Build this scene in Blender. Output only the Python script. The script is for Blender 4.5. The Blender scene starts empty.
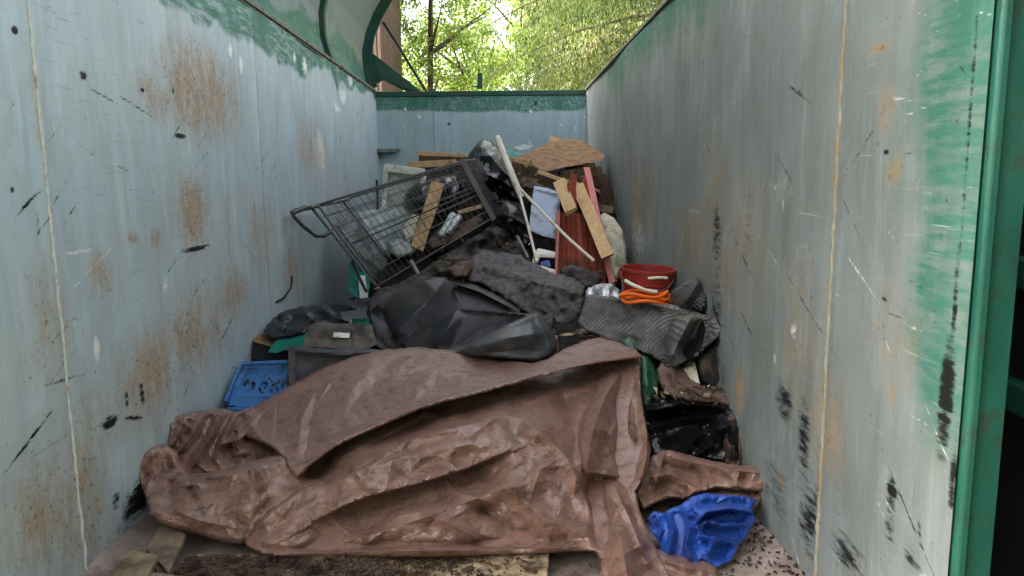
import bpy, math, random
import numpy as np
from mathutils import Vector, Matrix
from mathutils.geometry import delaunay_2d_cdt
random.seed(7); rng = np.random.default_rng(11)
C = bpy.context.scene.collection
# ---------------------------------------------------------------- camera, world, sun, exposure
CX, CZ, HT, YB, YN = 0.2206, 1.2525, 2.2302, 8.307, 1.44
YAW, PITCH, ROLL, FPX = 0.0119, 0.1468, -0.0109, 728.08
HW = 1.175
_cy, _sy, _cp, _sp = math.cos(YAW), math.sin(YAW), math.cos(PITCH), math.sin(PITCH)
FW = Vector((_sy*_cp, _cy*_cp, -_sp)); _r = Vector((_cy, -_sy, 0)); _u = _r.cross(FW)
RT = math.cos(ROLL)*_r + math.sin(ROLL)*_u; UP = -math.sin(ROLL)*_r + math.cos(ROLL)*_u
CAM = Vector((CX, 0, CZ))
cd = bpy.data.cameras.new('camera'); cam = bpy.data.objects.new('camera', cd); C.objects.link(cam)
cam.matrix_world = Matrix(((RT.x, UP.x, -FW.x, CX), (RT.y, UP.y, -FW.y, 0), (RT.z, UP.z, -FW.z, CZ), (0, 0, 0, 1)))
cd.sensor_width = 36; cd.lens = FPX*36/1024; cd.clip_start = 0.05; cd.clip_end = 2000
sc = bpy.context.scene; sc.camera = cam
SUN_EL, SUN_AZ = math.radians(38), math.radians(-92.5)      # azimuth from +Y towards +X
W = bpy.data.worlds.new('World'); sc.world = W; W.use_nodes = True
_n = W.node_tree.nodes; _sk = _n.new('ShaderNodeTexSky'); _sk.sky_type = 'NISHITA'; _sk.sun_disc = False
_sk.sun_elevation = SUN_EL; _sk.sun_rotation = SUN_AZ; _sk.dust_density = 4.5; _sk.air_density = 1.0; _sk.ozone_density = 1.0
_bw = _n.new('ShaderNodeRGBToBW'); _mx = _n.new('ShaderNodeMix'); _mx.data_type = 'RGBA'; _mx.inputs[0].default_value = .72      # thin white cloud: most of the blue is gone
_tn = _n.new('ShaderNodeMix'); _tn.data_type = 'RGBA'; _tn.blend_type = 'MULTIPLY'; _tn.inputs[0].default_value = 1; _tn.inputs[7].default_value = (1.28, 1.22, 1.2, 1)
for _a, _b in ((_sk.outputs[0], _bw.inputs[0]), (_sk.outputs[0], _mx.inputs[6]), (_bw.outputs[0], _tn.inputs[6]), (_tn.outputs[2], _mx.inputs[7]), (_mx.outputs[2], _n['Background'].inputs[0])): W.node_tree.links.new(_a, _b)
_n['Background'].inputs[1].default_value = .15 #; _n['Background'].inputs[1].default_value = 0.15
sl = bpy.data.lights.new('sun', 'SUN'); sl.energy = 3.9; sl.angle = math.radians(0.6); sl.color = (1, .95, .85)
so = bpy.data.objects.new('sun', sl); C.objects.link(so)
_sd = Vector((math.sin(SUN_AZ)*math.cos(SUN_EL), math.cos(SUN_AZ)*math.cos(SUN_EL), math.sin(SUN_EL)))
so.rotation_euler = _sd.to_track_quat('Z', 'Y').to_euler()
sc.view_settings.view_transform = 'Standard'; sc.view_settings.look = 'None'
sc.view_settings.exposure = 3.05; sc.view_settings.gamma = 1; sc.view_settings.use_curve_mapping = False
sc.cycles.max_bounces = 8

# ---------------------------------------------------------------- helpers
def ray(px, py):
    return FW + RT*((px-512)/FPX) + UP*((288-py)/FPX)
def at(px, py, Y):
    d = ray(px, py); return CAM + d*(Y/d.y)
def zc(px, py, z):
    d = ray(px, py); return (z-CZ)/d.z*d.y
def wl(side, px, py):
    d = ray(px, py); t = (side*HW-CX)/d.x; p = CAM + d*t; return p.y, p.z
def tag(o, label=None, cat=None, group=None, kind=None):
    if label: o['label'] = label
    if cat: o['category'] = cat
    if group: o['group'] = group
    if kind: o['kind'] = kind
    return o
def empty(name, loc=(0, 0, 0)):
    o = bpy.data.objects.new(name, None); C.objects.link(o); o.location = loc; o.empty_display_size = .1; return o
def link(name, me, m, parent=None):
    o = bpy.data.objects.new(name, me); C.objects.link(o)
    if m and not me.materials: me.materials.append(m)
    if parent:
        o.parent = parent; P = parent; loc = Vector((0, 0, 0))
        while P: loc += P.location; P = P.parent
        o.location = -loc
    return o
def mesh_np(name, V, F, smooth=False, sharp=None):
    me = bpy.data.meshes.new(name)
    me.from_pydata([tuple(v) for v in V], [], [tuple(f) for f in F]); me.update()
    me.polygons.foreach_set('use_smooth', [smooth]*len(me.polygons))
    if smooth and sharp: me.set_sharp_from_angle(angle=math.radians(sharp))
    return me
def fast_quads(name, V, nq):
    me = bpy.data.meshes.new(name); me.vertices.add(len(V)); me.vertices.foreach_set('co', np.asarray(V, dtype=np.float32).ravel())
    me.loops.add(nq*4); me.loops.foreach_set('vertex_index', np.arange(nq*4)); me.polygons.add(nq)
    me.polygons.foreach_set('loop_start', np.arange(0, nq*4, 4)); me.update(calc_edges=True); me.validate(); return me
class MB:
    def __init__(s): s.v = []; s.f = []
    def box(s, c, sx, sy, sz, M=None, jit=0, tap=1.0):
        b = len(s.v)
        for z in (-1, 1):
            for y in (-1, 1):
                for x in (-1, 1):
                    k = tap if x > 0 else 1
                    p = Vector((x*sx/2+random.uniform(-jit, jit), y*sy/2*k+random.uniform(-jit, jit), z*sz/2+random.uniform(-jit, jit)*.3))
                    if M: p = M @ p
                    s.v.append(Vector(c)+p)
        s.f += [tuple(b+i for i in q) for q in ((0, 2, 3, 1), (4, 5, 7, 6), (0, 1, 5, 4), (2, 6, 7, 3), (0, 4, 6, 2), (1, 3, 7, 5))]; return s
    def tube(s, pts, r, seg=8, closed=False, cap=True):
        pts = [Vector(p) for p in pts]; n = len(pts); b = len(s.v); rr = r if isinstance(r, (list, tuple)) else [r]*n
        ref = None
        for i, p in enumerate(pts):
            if closed: t = pts[(i+1) % n]-pts[i-1]
            else: t = pts[min(i+1, n-1)]-pts[max(i-1, 0)]
            t.normalize()
            if ref is None:
                ref = t.orthogonal().normalized()
            ref = (ref - t*ref.dot(t)).normalized(); o2 = t.cross(ref)
            for k in range(seg):
                a = 2*math.pi*k/seg; s.v.append(p+(ref*math.cos(a)+o2*math.sin(a))*rr[i])
        for i in range(n if closed else n-1):
            j = (i+1) % n
            for k in range(seg):
                l = (k+1) % seg; s.f.append((b+i*seg+k, b+i*seg+l, b+j*seg+l, b+j*seg+k))
        if cap and not closed:
            s.f.append(tuple(b+k for k in range(seg))[::-1]); s.f.append(tuple(b+(n-1)*seg+k for k in range(seg)))
        return s
    def lathe(s, c, prof, seg=32, M=None):
        b = len(s.v); n = len(prof)
        for r, z in prof:
            for k in range(seg):
                a = 2*math.pi*k/seg; p = Vector((r*math.cos(a), r*math.sin(a), z))
                if M: p = M @ p
                s.v.append(Vector(c)+p)
        for i in range(n-1):
            for k in range(seg):
                l = (k+1) % seg; s.f.append((b+i*seg+k, b+i*seg+l, b+(i+1)*seg+l, b+(i+1)*seg+k))
        return s
    def prism(s, pts, ext):
        b = len(s.v); n = len(pts); e = Vector(ext)
        s.v += [Vector(p) for p in pts]+[Vector(p)+e for p in pts]
        s.f.append(tuple(range(b, b+n))[::-1]); s.f.append(tuple(range(b+n, b+2*n)))
        for i in range(n): j = (i+1) % n; s.f.append((b+i, b+j, b+n+j, b+n+i))
        return s
    def build(s, name, m, parent=None, smooth=None, bevel=0):
        me = mesh_np(name, s.v, s.f, smooth is not None, smooth)
        o = link(name, me, m, parent)
        if bevel:
            md = o.modifiers.new('bevel', 'BEVEL'); md.width = bevel; md.segments = 2; md.limit_method = 'ANGLE'
        return o
# numpy value noise
_T = rng.random((256, 256))
def vn(x, y):
    xi = np.floor(x).astype(int); yi = np.floor(y).astype(int); fx = x-xi; fy = y-yi
    fx = fx*fx*(3-2*fx); fy = fy*fy*(3-2*fy); a = lambda i, j: _T[(xi+i) & 255, (yi+j) & 255]
    return (a(0, 0)*(1-fx)+a(1, 0)*fx)*(1-fy)+(a(0, 1)*(1-fx)+a(1, 1)*fx)*fy
def fbm(x, y, o=4):
    s = 0; k = .5
    for i in range(o): s = s+k*vn(x*2**i+17*i, y*2**i+31*i); k *= .5
    return s/(1-.5**o)
def crump(x, y, lam, n, seed):
    r = np.random.default_rng(seed); h = 0
    wx = fbm(x/lam*.35+seed, y/lam*.35, 2)*lam*1.5; wy = fbm(x/lam*.35+50, y/lam*.35+seed, 2)*lam*1.5
    for i in range(n):
        a = r.random()*math.pi; l = lam*r.uniform(.6, 1.8); t = ((x+wx)*math.cos(a)+(y+wy)*math.sin(a))/l+r.random()
        msk = np.clip(vn(x/lam*.45+i*9.1+seed, y/lam*.45+3.3*i)*2.4-.7, 0, 1)
        h = h+(np.abs(t-np.floor(t)-.5)*2-.5)*l/lam*msk
    return h/n**.5
def segdist(P, pts):
    """distance to polyline, side sign, taper parameter 0..1"""
    best = np.full(len(P), 1e9); sd = np.zeros(len(P)); tt = np.zeros(len(P))
    L = [0]
    for a, b in zip(pts, pts[1:]): L.append(L[-1]+math.dist(a, b))
    for i, (a, b) in enumerate(zip(pts, pts[1:])):
        a = np.array(a, float); b = np.array(b, float); d = b-a; l2 = d@d
        t = np.clip(((P-a)@d)/l2, 0, 1); q = a+t[:, None]*d; e = P-q; dist = np.hypot(e[:, 0], e[:, 1])
        cr = d[0]*e[:, 1]-d[1]*e[:, 0]; m = dist < best
        best[m] = dist[m]; sd[m] = np.sign(cr[m]); tt[m] = ((L[i]+t*math.sqrt(l2))/L[-1])[m]
    return best, sd, tt
def foldh(P, f):
    kind, pts, amp, w = f[:4]; d, sd, t = segdist(P, pts); tp = np.clip(np.minimum(t, 1-t)*5+.15, 0, 1)
    if kind == 'r': return amp*np.exp(-(d/w)**1.3)*tp            # soft ridge (amp<0: valley)
    if kind == 's': return amp*np.clip(1-d/w, 0, 1)**1.2*tp      # sharp ridge
    s = d*sd; G_ = 3.2                                            # 'c': a layer edge, raised on the right-hand side of travel, undercut on the other
    lo = -.35*np.exp(-np.clip(-s-G_, 0, None)/(w*.5)); hi = np.exp(-(np.clip(s, 0, None)/w)**1.2)
    return amp*tp*np.where(s >= 0, hi, np.where(s <= -G_, lo, -.35+1.35*(s+G_)/G_))
def facet_net(B, size, seed, ang=0, ratio=1):
    """crumpled film: a net of flat facets that meet in sharp creases (rotated frame)"""
    r = np.random.default_rng(seed); c, s_ = math.cos(ang), math.sin(ang); rot = lambda P: np.stack([(P[:, 0]*c+P[:, 1]*s_)/ratio, -P[:, 0]*s_+P[:, 1]*c], 1)
    x0, y0, x1, y1 = B; cor = rot(np.array([(x0, y0), (x1, y0), (x1, y1), (x0, y1)], float)); lo = cor.min(0)-size*1.5; hi = cor.max(0)+size*1.5
    gx, gy = np.meshgrid(np.arange(lo[0], hi[0], size), np.arange(lo[1], hi[1], size)); K = np.stack([gx.ravel(), gy.ravel()], 1)+(r.random((gx.size, 2))-.5)*size*.95
    val = r.normal(size=len(K))*(r.random(len(K)) < .7)
    v, e, f, ov = delaunay_2d_cdt([Vector(k) for k in K], [], [], 0, 1e-4)[:4]; v = np.array([(q.x, q.y) for q in v]); val = np.array([val[o[0]] if o else 0 for o in ov])
    back = np.stack([v[:, 0]*ratio*c-v[:, 1]*s_, v[:, 0]*ratio*s_+v[:, 1]*c], 1)
    return rot, v, f, val, back
def facet(P, net, amp):
    rot, v, f, val, back = net; Q = rot(P)
    out = np.zeros(len(P)); od = np.argsort(Q[:, 0]); Qs = Q[od]
    for t in f:
        a, b, c3 = v[t[0]], v[t[1]], v[t[2]]; x0 = min(a[0], b[0], c3[0]); x1 = max(a[0], b[0], c3[0]); i0, i1 = np.searchsorted(Qs[:, 0], (x0-1e-6, x1+1e-6))
        if i0 == i1: continue
        q = Qs[i0:i1]; D = (b[0]-a[0])*(c3[1]-a[1])-(c3[0]-a[0])*(b[1]-a[1])
        if abs(D) < 1e-9: continue
        u = ((q[:, 0]-a[0])*(c3[1]-a[1])-(c3[0]-a[0])*(q[:, 1]-a[1]))/D; w = ((b[0]-a[0])*(q[:, 1]-a[1])-(q[:, 0]-a[0])*(b[1]-a[1]))/D
        m = (u >= -1e-5) & (w >= -1e-5) & (u+w <= 1+1e-5); out[od[i0:i1][m]] = val[t[0]]*(1-u[m]-w[m])+val[t[1]]*u[m]+val[t[2]]*w[m]
    return out*amp
def inside(P, poly):
    x, y = P[:, 0], P[:, 1]; c = np.zeros(len(P), bool); n = len(poly); j = n-1
    for i in range(n):
        xi, yi = poly[i]; xj, yj = poly[j]
        if yi != yj: c ^= ((yi > y) != (yj > y)) & (x < (xj-xi)*(y-yi)/(yj-yi)+xi)
        j = i
    return c
def smooth_poly(pts, corner=()):
    out = []; n = len(pts)
    for i in range(n):
        p0, p1, p2, p3 = [np.array(pts[(i+k) % n], float) for k in (-1, 0, 1, 2)]
        for t in (0, .25, .5, .75):
            out.append(.5*((2*p1)+(-p0+p2)*t+(2*p0-5*p1+4*p2-p3)*t*t+(-p0+3*p1-3*p2+p3)*t**3))
    return out
FK, CK = 1.5, 1.7
def relief(name, outline, ctrl, m, parent=None, folds=(), step=3., cr=(), edge=(0, 0), thick=.02, rag=0, curve=False, sharp=50, seed=1, fc=(), crisp=None):
    crisp = bool(fc) if crisp is None else crisp
    """A sheet or lump whose front follows the outline seen from the container's mouth, with folds, crumples and a real back."""
    if curve: outline = smooth_poly(outline)
    ol = []
    for i in range(len(outline)):
        a = np.array(outline[i], float); b = np.array(outline[(i+1) % len(outline)], float); k = max(1, int(math.dist(a, b)/step))
        for j in range(k): ol.append(a+(b-a)*j/k)
    ol = np.array(ol)
    if rag:
        ol = ol+rag*np.stack([fbm(ol[:, 0]*.25+seed, ol[:, 1]*.25, 2)-.5, fbm(ol[:, 0]*.25+9, ol[:, 1]*.25+seed, 2)-.5], 1)*2
    x0, y0 = ol.min(0); x1, y1 = ol.max(0); nx = int((x1-x0)/step)+2; ny = int((y1-y0)/(step*.87))+2
    gx, gy = np.meshgrid(np.arange(nx), np.arange(ny)); G = np.stack([x0+(gx+(gy % 2)*.5).ravel()*step, y0+gy.ravel()*step*.87], 1)
    G = G+(np.random.default_rng(seed).random(G.shape)-.5)*step*.3
    G = G[inside(G, ol.tolist())]
    if len(G):
        cl = ol.tolist()+[ol[0].tolist()]; dd = segdist(G, cl)[0]; G = G[dd > step*.45]
    for f in folds:
        if f[0] != 'c' or not len(G): continue
        rows = []
        for a, b in zip(f[1], f[1][1:]):
            a = np.array(a, float); b = np.array(b, float); l = math.dist(a, b); d = (b-a)/l; nrm = np.array((-d[1], d[0]))
            for k in range(max(1, int(l/step))):
                p = a+d*(k*step); rows += [p, p-nrm*3.2, p+nrm*step, p-nrm*(3.2+step)]
        rows = np.array(rows); rows = rows[inside(rows, ol.tolist())]
        if not len(rows): continue
        rows = rows[segdist(rows, ol.tolist()+[ol[0].tolist()])[0] > step*.6]
        dG, sG, _ = segdist(G, f[1]); G = G[~((dG*sG > -3.2-step*1.6) & (dG*sG < step*1.6))]; G = np.vstack([G, rows])
    nets = [facet_net((x0, y0, x1, y1), f[0], seed*7+k, *f[2:4]) for k, f in enumerate(fc)]
    n0 = len(ol); ep = []; ee = []; st_ = step*1.4
    def chain(pts):
        prev = None
        for a, b in zip(pts, pts[1:]):
            a = np.array(a, float); b = np.array(b, float); k = max(1, int(math.dist(a, b)/st_))
            for j in range(k+1):
                if j == 0 and prev is not None: continue
                ep.append(a+(b-a)*j/k); ok = True
                if prev is not None: ee.append((prev, len(ep)-1))
                prev = len(ep)-1
    if crisp:
        for f in folds:
            if f[0] in 'src': chain(f[1])
        for f, net in zip(fc, nets):
            if f[0] < 10 or len(f) > 4: continue
            for t in net[2]:
                for a, b in ((t[0], t[1]), (t[1], t[2]), (t[2], t[0])):
                    if a < b: chain([net[4][a], net[4][b]])
    if ep:
        ep = np.array(ep); ok = inside(ep, ol.tolist()); ok[ok] = segdist(ep[ok], ol.tolist()+[ol[0].tolist()])[0] > step*.5
        if len(G):      # thin out loose points that crowd a crease
            cell = {(int(p[0]/(step*.7)), int(p[1]/(step*.7))) for p in ep}; G = G[[(int(p[0]/(step*.7)), int(p[1]/(step*.7))) not in cell for p in G]]
        idx = np.cumsum(ok)-1; base = n0+len(G); ee = [(int(base+idx[a]), int(base+idx[b])) for a, b in ee if ok[a] and ok[b]]; ep = ep[ok]
    allp = np.vstack([q_ for q_ in (ol, G, ep) if len(q_)])
    vs, es, fs = delaunay_2d_cdt([Vector(p) for p in allp], ee, [list(range(n0))], 1, 1e-3)[:3]
    P = np.array([(v.x, v.y) for v in vs])
    dE = segdist(P, ol.tolist()+[ol[0].tolist()])[0]
    c = np.array(ctrl, float); K = len(c)
    if K == 1: Y = np.full(len(P), c[0, 2])
    elif K < 3: t = ((P-c[0, :2])@(c[1, :2]-c[0, :2]))/((c[1, :2]-c[0, :2])@(c[1, :2]-c[0, :2])); Y = c[0, 2]+t*(c[1, 2]-c[0, 2])
    else:
        phi = lambda r: r*r*np.log(r+1e-6) if K > 3 else r*0
        D = np.hypot(*(c[:, None, :2]-c[None, :, :2]).transpose(2, 0, 1))/100
        A = np.zeros((K+3, K+3)); A[:K, :K] = phi(D)+np.eye(K)*1e-4; A[:K, K] = 1; A[:K, K+1:] = c[:, :2]/100; A[K:, :K] = A[:K, K:].T
        w = np.linalg.lstsq(A, np.concatenate([c[:, 2], [0, 0, 0]]), rcond=None)[0]
        D2 = np.hypot(P[:, None, 0]-c[None, :, 0], P[:, None, 1]-c[None, :, 1])/100
        Y = phi(D2)@w[:K]+w[K]+(P/100)@w[K+1:]
    Y0 = Y.copy(); Ym = float(Y.mean()); mx = P[:, 0]*Ym/FPX; my = P[:, 1]*Ym/FPX
    ef = np.clip(dE/12, 0, 1)*.8+.2
    for f in folds: Y = Y-foldh(P, f)*FK
    for k, (amp, lam, n) in enumerate(cr): Y = Y-amp*CK*ef*crump(mx, my, lam, n, seed+k*5)
    for k, f in enumerate(fc):
        mk = 1 if len(f) < 5 else np.exp(-((P[:, 0]-f[4][0])/f[4][2])**2-((P[:, 1]-f[4][1])/f[4][3])**2)
        Y = Y-ef*mk*facet(P, nets[k], f[1])
    if edge[0]:
        t = np.clip(dE/edge[0], 0, 1); Y = Y+edge[1]*(1-np.sqrt(np.clip(1-(1-t)**2, 0, 1)))
    V = np.array([at(p[0], p[1], y) for p, y in zip(P, Y)])
    # back: same outline pushed away, coarse
    on = [i for i in range(len(P)) if dE[i] < 1e-3*5]
    F = [list(f) for f in fs]; N = len(V)
    cnt = {}
    for f in F:
        for i in range(len(f)):
            a, b = f[i], f[(i+1) % len(f)]; cnt[(a, b)] = 1
    bd = [(a, b) for (a, b) in cnt if (b, a) not in cnt]
    bv = {}; V = V.tolist(); cen = P.mean(0)
    for a, b in bd:
        for i in (a, b):
            if i not in bv:
                k = min(.12, thick*.5); q = P[i]+(cen-P[i])*k; bv[i] = len(V); V.append(list(at(q[0], q[1], Y[i]+thick)))
        F.append([b, a, bv[a], bv[b]])
    nxt = {a: b for a, b in bd}; start = bd[0][0]; loop = [start]; g = nxt.get(start)
    while g is not None and g != start and len(loop) < len(bd)+2: loop.append(g); g = nxt.get(g)
    bp = [Vector(P[i]) for i in loop]
    if len(bp) > 2:
        r = delaunay_2d_cdt(bp, [], [list(range(len(bp)))], 1, 1e-3)
        mp = {}
        for i, v in enumerate(r[0]):
            o = r[3][i]; mp[i] = bv[loop[o[0]]] if o else None
        for f in r[2]:
            q = [mp.get(i) for i in f]
            if None not in q: F.append(q[::-1])
    me = mesh_np(name, V, F, True, sharp)
    return link(name, me, m, parent)
# ---------------------------------------------------------------- materials
def nt(name):
    m = bpy.data.materials.new(name); m.use_nodes = True; t = m.node_tree; return m, t, t.nodes['Principled BSDF']
def lk(t, a, b): t.links.new(a, b)
def noise(t, vec, scale, detail=5, rough=.6, dist=0):
    n = t.nodes.new('ShaderNodeTexNoise'); n.inputs['Scale'].default_value = scale; n.inputs['Detail'].default_value = detail
    n.inputs['Roughness'].default_value = rough; n.inputs['Distortion'].default_value = dist
    if vec: lk(t, vec, n.inputs['Vector'])
    return n.outputs['Fac']
def ramp(t, fac, stops):
    r = t.nodes.new('ShaderNodeValToRGB'); lk(t, fac, r.inputs[0]); e = r.color_ramp.elements
    while len(e) < len(stops): e.new(.5)
    for k, (p, c) in enumerate(stops): e[k].position = p; e[k].color = (c, c, c, 1) if not isinstance(c, tuple) else (*c, 1)
    return r.outputs[0]
def mix(t, fac, a, b, mode='MIX'):
    n = t.nodes.new('ShaderNodeMix'); n.data_type = 'RGBA'; n.blend_type = mode
    for s, v in ((n.inputs[0], fac), (n.inputs[6], a), (n.inputs[7], b)):
        if isinstance(v, (int, float)): s.default_value = v
        elif isinstance(v, tuple): s.default_value = (*v, 1)
        else: lk(t, v, s)
    return n.outputs[2]
def mth(t, op, a, b=None):
    n = t.nodes.new('ShaderNodeMath'); n.operation = op
    for s, v in ((n.inputs[0], a), (n.inputs[1], b)):
        if v is None: continue
        if isinstance(v, (int, float)): s.default_value = v
        else: lk(t, v, s)
    return n.outputs[0]
def coords(t, scale=(1, 1, 1), rot=(0, 0, 0), kind='Object'):
    c = t.nodes.new('ShaderNodeTexCoord'); m = t.nodes.new('ShaderNodeMapping'); lk(t, c.outputs[kind], m.inputs[0])
    m.inputs['Scale'].default_value = scale; m.inputs['Rotation'].default_value = rot; return m.outputs[0]
def bump(t, b, h, st, dist=.01, prev=None):
    n = t.nodes.new('ShaderNodeBump'); n.inputs['Strength'].default_value = st; n.inputs['Distance'].default_value = dist; lk(t, h, n.inputs['Height'])
    if prev: lk(t, prev, n.inputs['Normal'])
    return n.outputs[0]
def pm(name, c1, c2=None, sc_=6, rough=.6, spec=.4, dirt=None, dirt_amt=.5, dsc=5, fine=60, bst=.3, stretch=(1, 1, 1), metal=0, rot=(0, 0, 0), speck=None, rv=.15, trans=0, coat=0, crk=None):
    """general weathered surface: two tones, dirt patches, specks, fine relief"""
    m, t, b = nt(name); c2 = c2 or tuple(x*.7 for x in c1)
    v = coords(t, stretch, rot); v1 = coords(t)
    col = mix(t, ramp(t, noise(t, v, sc_, 6, .65, .3), [(.35, 0.), (.65, 1.)]), c1, c2)
    d = None
    if dirt:
        d = ramp(t, noise(t, v1, dsc, 8, .7), [(.62-dirt_amt*.35, 0.), (.74-dirt_amt*.25, 1.)])
        col = mix(t, d, col, dirt)
    if speck:
        s = ramp(t, noise(t, v1, 110, 3, .7), [(.58, 0.), (.62, 1.)]); s2 = ramp(t, noise(t, v1, 4, 3, .6), [(.4, 0.), (.6, 1.)])
        col = mix(t, mth(t, 'MULTIPLY', s, s2), col, speck)
    lk(t, col, b.inputs['Base Color'])
    rn = mth(t, 'ADD', mth(t, 'MULTIPLY', noise(t, v1, 9, 5, .7), rv*2), rough-rv)
    if d: rn = mth(t, 'ADD', rn, mth(t, 'MULTIPLY', d, .25))
    lk(t, rn, b.inputs['Roughness']); b.inputs['Specular IOR Level'].default_value = spec*(.45 if rough > .3 else .8); b.inputs['Metallic'].default_value = metal
    b.inputs['Transmission Weight'].default_value = trans; b.inputs['Coat Weight'].default_value = coat
    pv = bump(t, b, noise(t, v1, fine*.15, 4, .6), bst*.6, .012)
    if crk:
        for k, s_ in enumerate((crk[0], crk[0]*2.7)):
            vo = t.nodes.new('ShaderNodeTexVoronoi'); vo.inputs['Scale'].default_value = s_; vo.inputs['Randomness'].default_value = 1
            ad = t.nodes.new('ShaderNodeMix'); ad.data_type = 'VECTOR'; ad.inputs[0].default_value = .12; lk(t, v1, ad.inputs[4])
            nz = t.nodes.new('ShaderNodeTexNoise'); nz.inputs['Scale'].default_value = s_*.4; lk(t, v1, nz.inputs['Vector']); lk(t, nz.outputs['Color'], ad.inputs[5]); lk(t, ad.outputs[1], vo.inputs['Vector'])
            pv = bump(t, b, vo.outputs['Distance'], crk[1]*(1 if k == 0 else .7), .35/s_, pv)
    lk(t, bump(t, b, noise(t, v, fine, 5, .7), bst, .004, pv), b.inputs['Normal'])
    return m
def wood(name, c1, c2, rough=.75, dirt=(.05, .035, .025), amt=.35):
    return pm(name, c1, c2, 5, rough, .25, dirt, amt, 3.5, 60, .7, (8, 8, .8))

def wall_mat(name, base, base2, dark_c=(.010, .011, .010), mott=.35):
    m, t, b = nt(name); v = coords(t); vs = coords(t, (1, 1, .12)); out = base
    at_ = {}
    for k in ('rust', 'dark', 'green', 'chalk'):
        a = t.nodes.new('ShaderNodeAttribute'); a.attribute_name = k; at_[k] = a.outputs['Fac']
    col = mix(t, ramp(t, noise(t, v, 1.3, 5, .6, .4), [(.3, 0.), (.7, 1.)]), base, base2)
    col = mix(t, mth(t, 'MULTIPLY', ramp(t, noise(t, coords(t, (1, 1, .45)), 2.6, 7, .7, .6), [(.42, 0.), (.68, 1.)]), mott), col, tuple(x*.62*y_ for x, y_ in zip(base2, (1.12, 1.0, .86))))
    col = mix(t, mth(t, 'MULTIPLY', ramp(t, noise(t, coords(t, (1, 1, .5)), 5.5, 6, .7, .8), [(.52, 0.), (.74, 1.)]), mott*.8), col, tuple(min(1, x*1.45) for x in base))
    col = mix(t, mth(t, 'MULTIPLY', ramp(t, noise(t, vs, 14, 6, .7), [(.45, 0.), (.75, 1.)]), .45), col, tuple(x*.55 for x in base2))
    col = mix(t, mth(t, 'MULTIPLY', ramp(t, noise(t, coords(t, (1, 1, .1)), 22, 5, .7), [(.55, 0.), (.8, 1.)]), .5), col, tuple(min(1, x*1.5) for x in base))
    def msk(k, scale, lo, hi, st=(1, 1, 1), rot=(0, 0, 0), w=.7):
        n = noise(t, coords(t, st, rot), scale, 8, .75)
        n = mth(t, 'ADD', mth(t, 'MULTIPLY', n, 4.2*w), 1-2.1*w)      # stretch the noise so that edges break up
        return ramp(t, mth(t, 'MULTIPLY', at_[k], n), [(lo, 0.), (hi, 1.)])
    g = msk('green', 7, .25, .7, (1, 1, .5), w=.45)
    gs = ramp(t, noise(t, coords(t, (1, .16, 1), (.45, 0, 0)), 42, 5, .7), [(.42, 1.), (.62, .25)]); gw = ramp(t, noise(t, v, 3, 3, .6), [(.35, 0.), (.6, 1.)])
    g = mth(t, 'MULTIPLY', g, mth(t, 'ADD', mth(t, 'MULTIPLY', gs, gw), mth(t, 'SUBTRACT', 1, gw)))
    gc = mix(t, noise(t, vs, 9, 5, .7), (.012, .085, .06), (.06, .17, .125))
    col = mix(t, g, col, gc)
    # fine scratches crossing the paint, two directions
    for k, (rx, sc1, a0) in enumerate(((.55, 9, .62), (-.35, 7, .66), (1.2, 6, .68))):
        s = noise(t, coords(t, (1, .045, 1), (rx, 0, 0)), sc1*9, 3, .6); mk = noise(t, v, 2.2+k, 3, .6)
        f = mth(t, 'MULTIPLY', ramp(t, s, [(a0, 0.), (a0+.05, 1.)]), ramp(t, mk, [(.46, 0.), (.66, .42)]))
        col = mix(t, f, col, (.09, .10, .10) if k == 0 else (.46, .49, .48))
    ch = msk('chalk', 34, .45, .95, w=.9); col = mix(t, ch, col, (.62, .63, .58))
    rc = mix(t, ramp(t, noise(t, v, 16, 8, .8), [(.35, 0.), (.7, 1.)]), (.36, .225, .095), (.20, .125, .06))
    r1 = msk('rust', 15, .15, 1.0, (1, 1, .4), w=1.0); col = mix(t, mth(t, 'MULTIPLY', r1, .68), col, rc)
    sp = mth(t, 'MULTIPLY', at_['rust'], ramp(t, noise(t, v, 60, 4, .7), [(.58, 0.), (.64, 1.)])); col = mix(t, sp, col, (.11, .05, .03))
    dk = mth(t, 'MULTIPLY', msk('dark', 46, .4, .95, (1, .22, 1), (.55, 0, 0), w=1.2), 1.0); col = mix(t, dk, col, dark_c)
    pk = ramp(t, noise(t, v, 55, 2, .5), [(.74, 0.), (.76, 1.)]); col = mix(t, pk, col, (.06, .05, .045))
    lk(t, col, b.inputs['Base Color'])
    rr = mth(t, 'ADD', .42, mth(t, 'MULTIPLY', r1, .4)); rr = mth(t, 'ADD', rr, mth(t, 'MULTIPLY', noise(t, v, 5, 5, .7), .15)); lk(t, rr, b.inputs['Roughness'])
    b.inputs['Specular IOR Level'].default_value = .16
    lk(t, bump(t, b, noise(t, v, 40, 6, .75), .18, .004, bump(t, b, noise(t, v, 2.5, 3, .5), .35, .03)), b.inputs['Normal'])
    return m
M = {}
M['lwall'] = wall_mat('blue_grey_painted_steel', (.33, .42, .455), (.37, .435, .44), mott=.5)
M['rwall'] = wall_mat('grey_worn_painted_steel', (.195, .222, .220), (.158, .182, .18), mott=.55)
M['bwall'] = wall_mat('blue_painted_steel', (.28, .385, .44), (.31, .41, .45))
M['lid'] = wall_mat('lid_grey_painted_steel', (.20, .245, .235), (.16, .20, .19))
M['floor'] = pm('scuffed_floor_plate', (.34, .28, .25), (.2, .15, .125), 5, .7, .3, (.09, .06, .045), .45, 4, 50, .4, speck=(.03, .02, .015))
M['green'] = pm('green_enamel', (.007, .062, .042), (.018, .095, .068), 9, .45, .7, (.03, .045, .035), .25, 12, 60, .25, (1, 1, .3))
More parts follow.
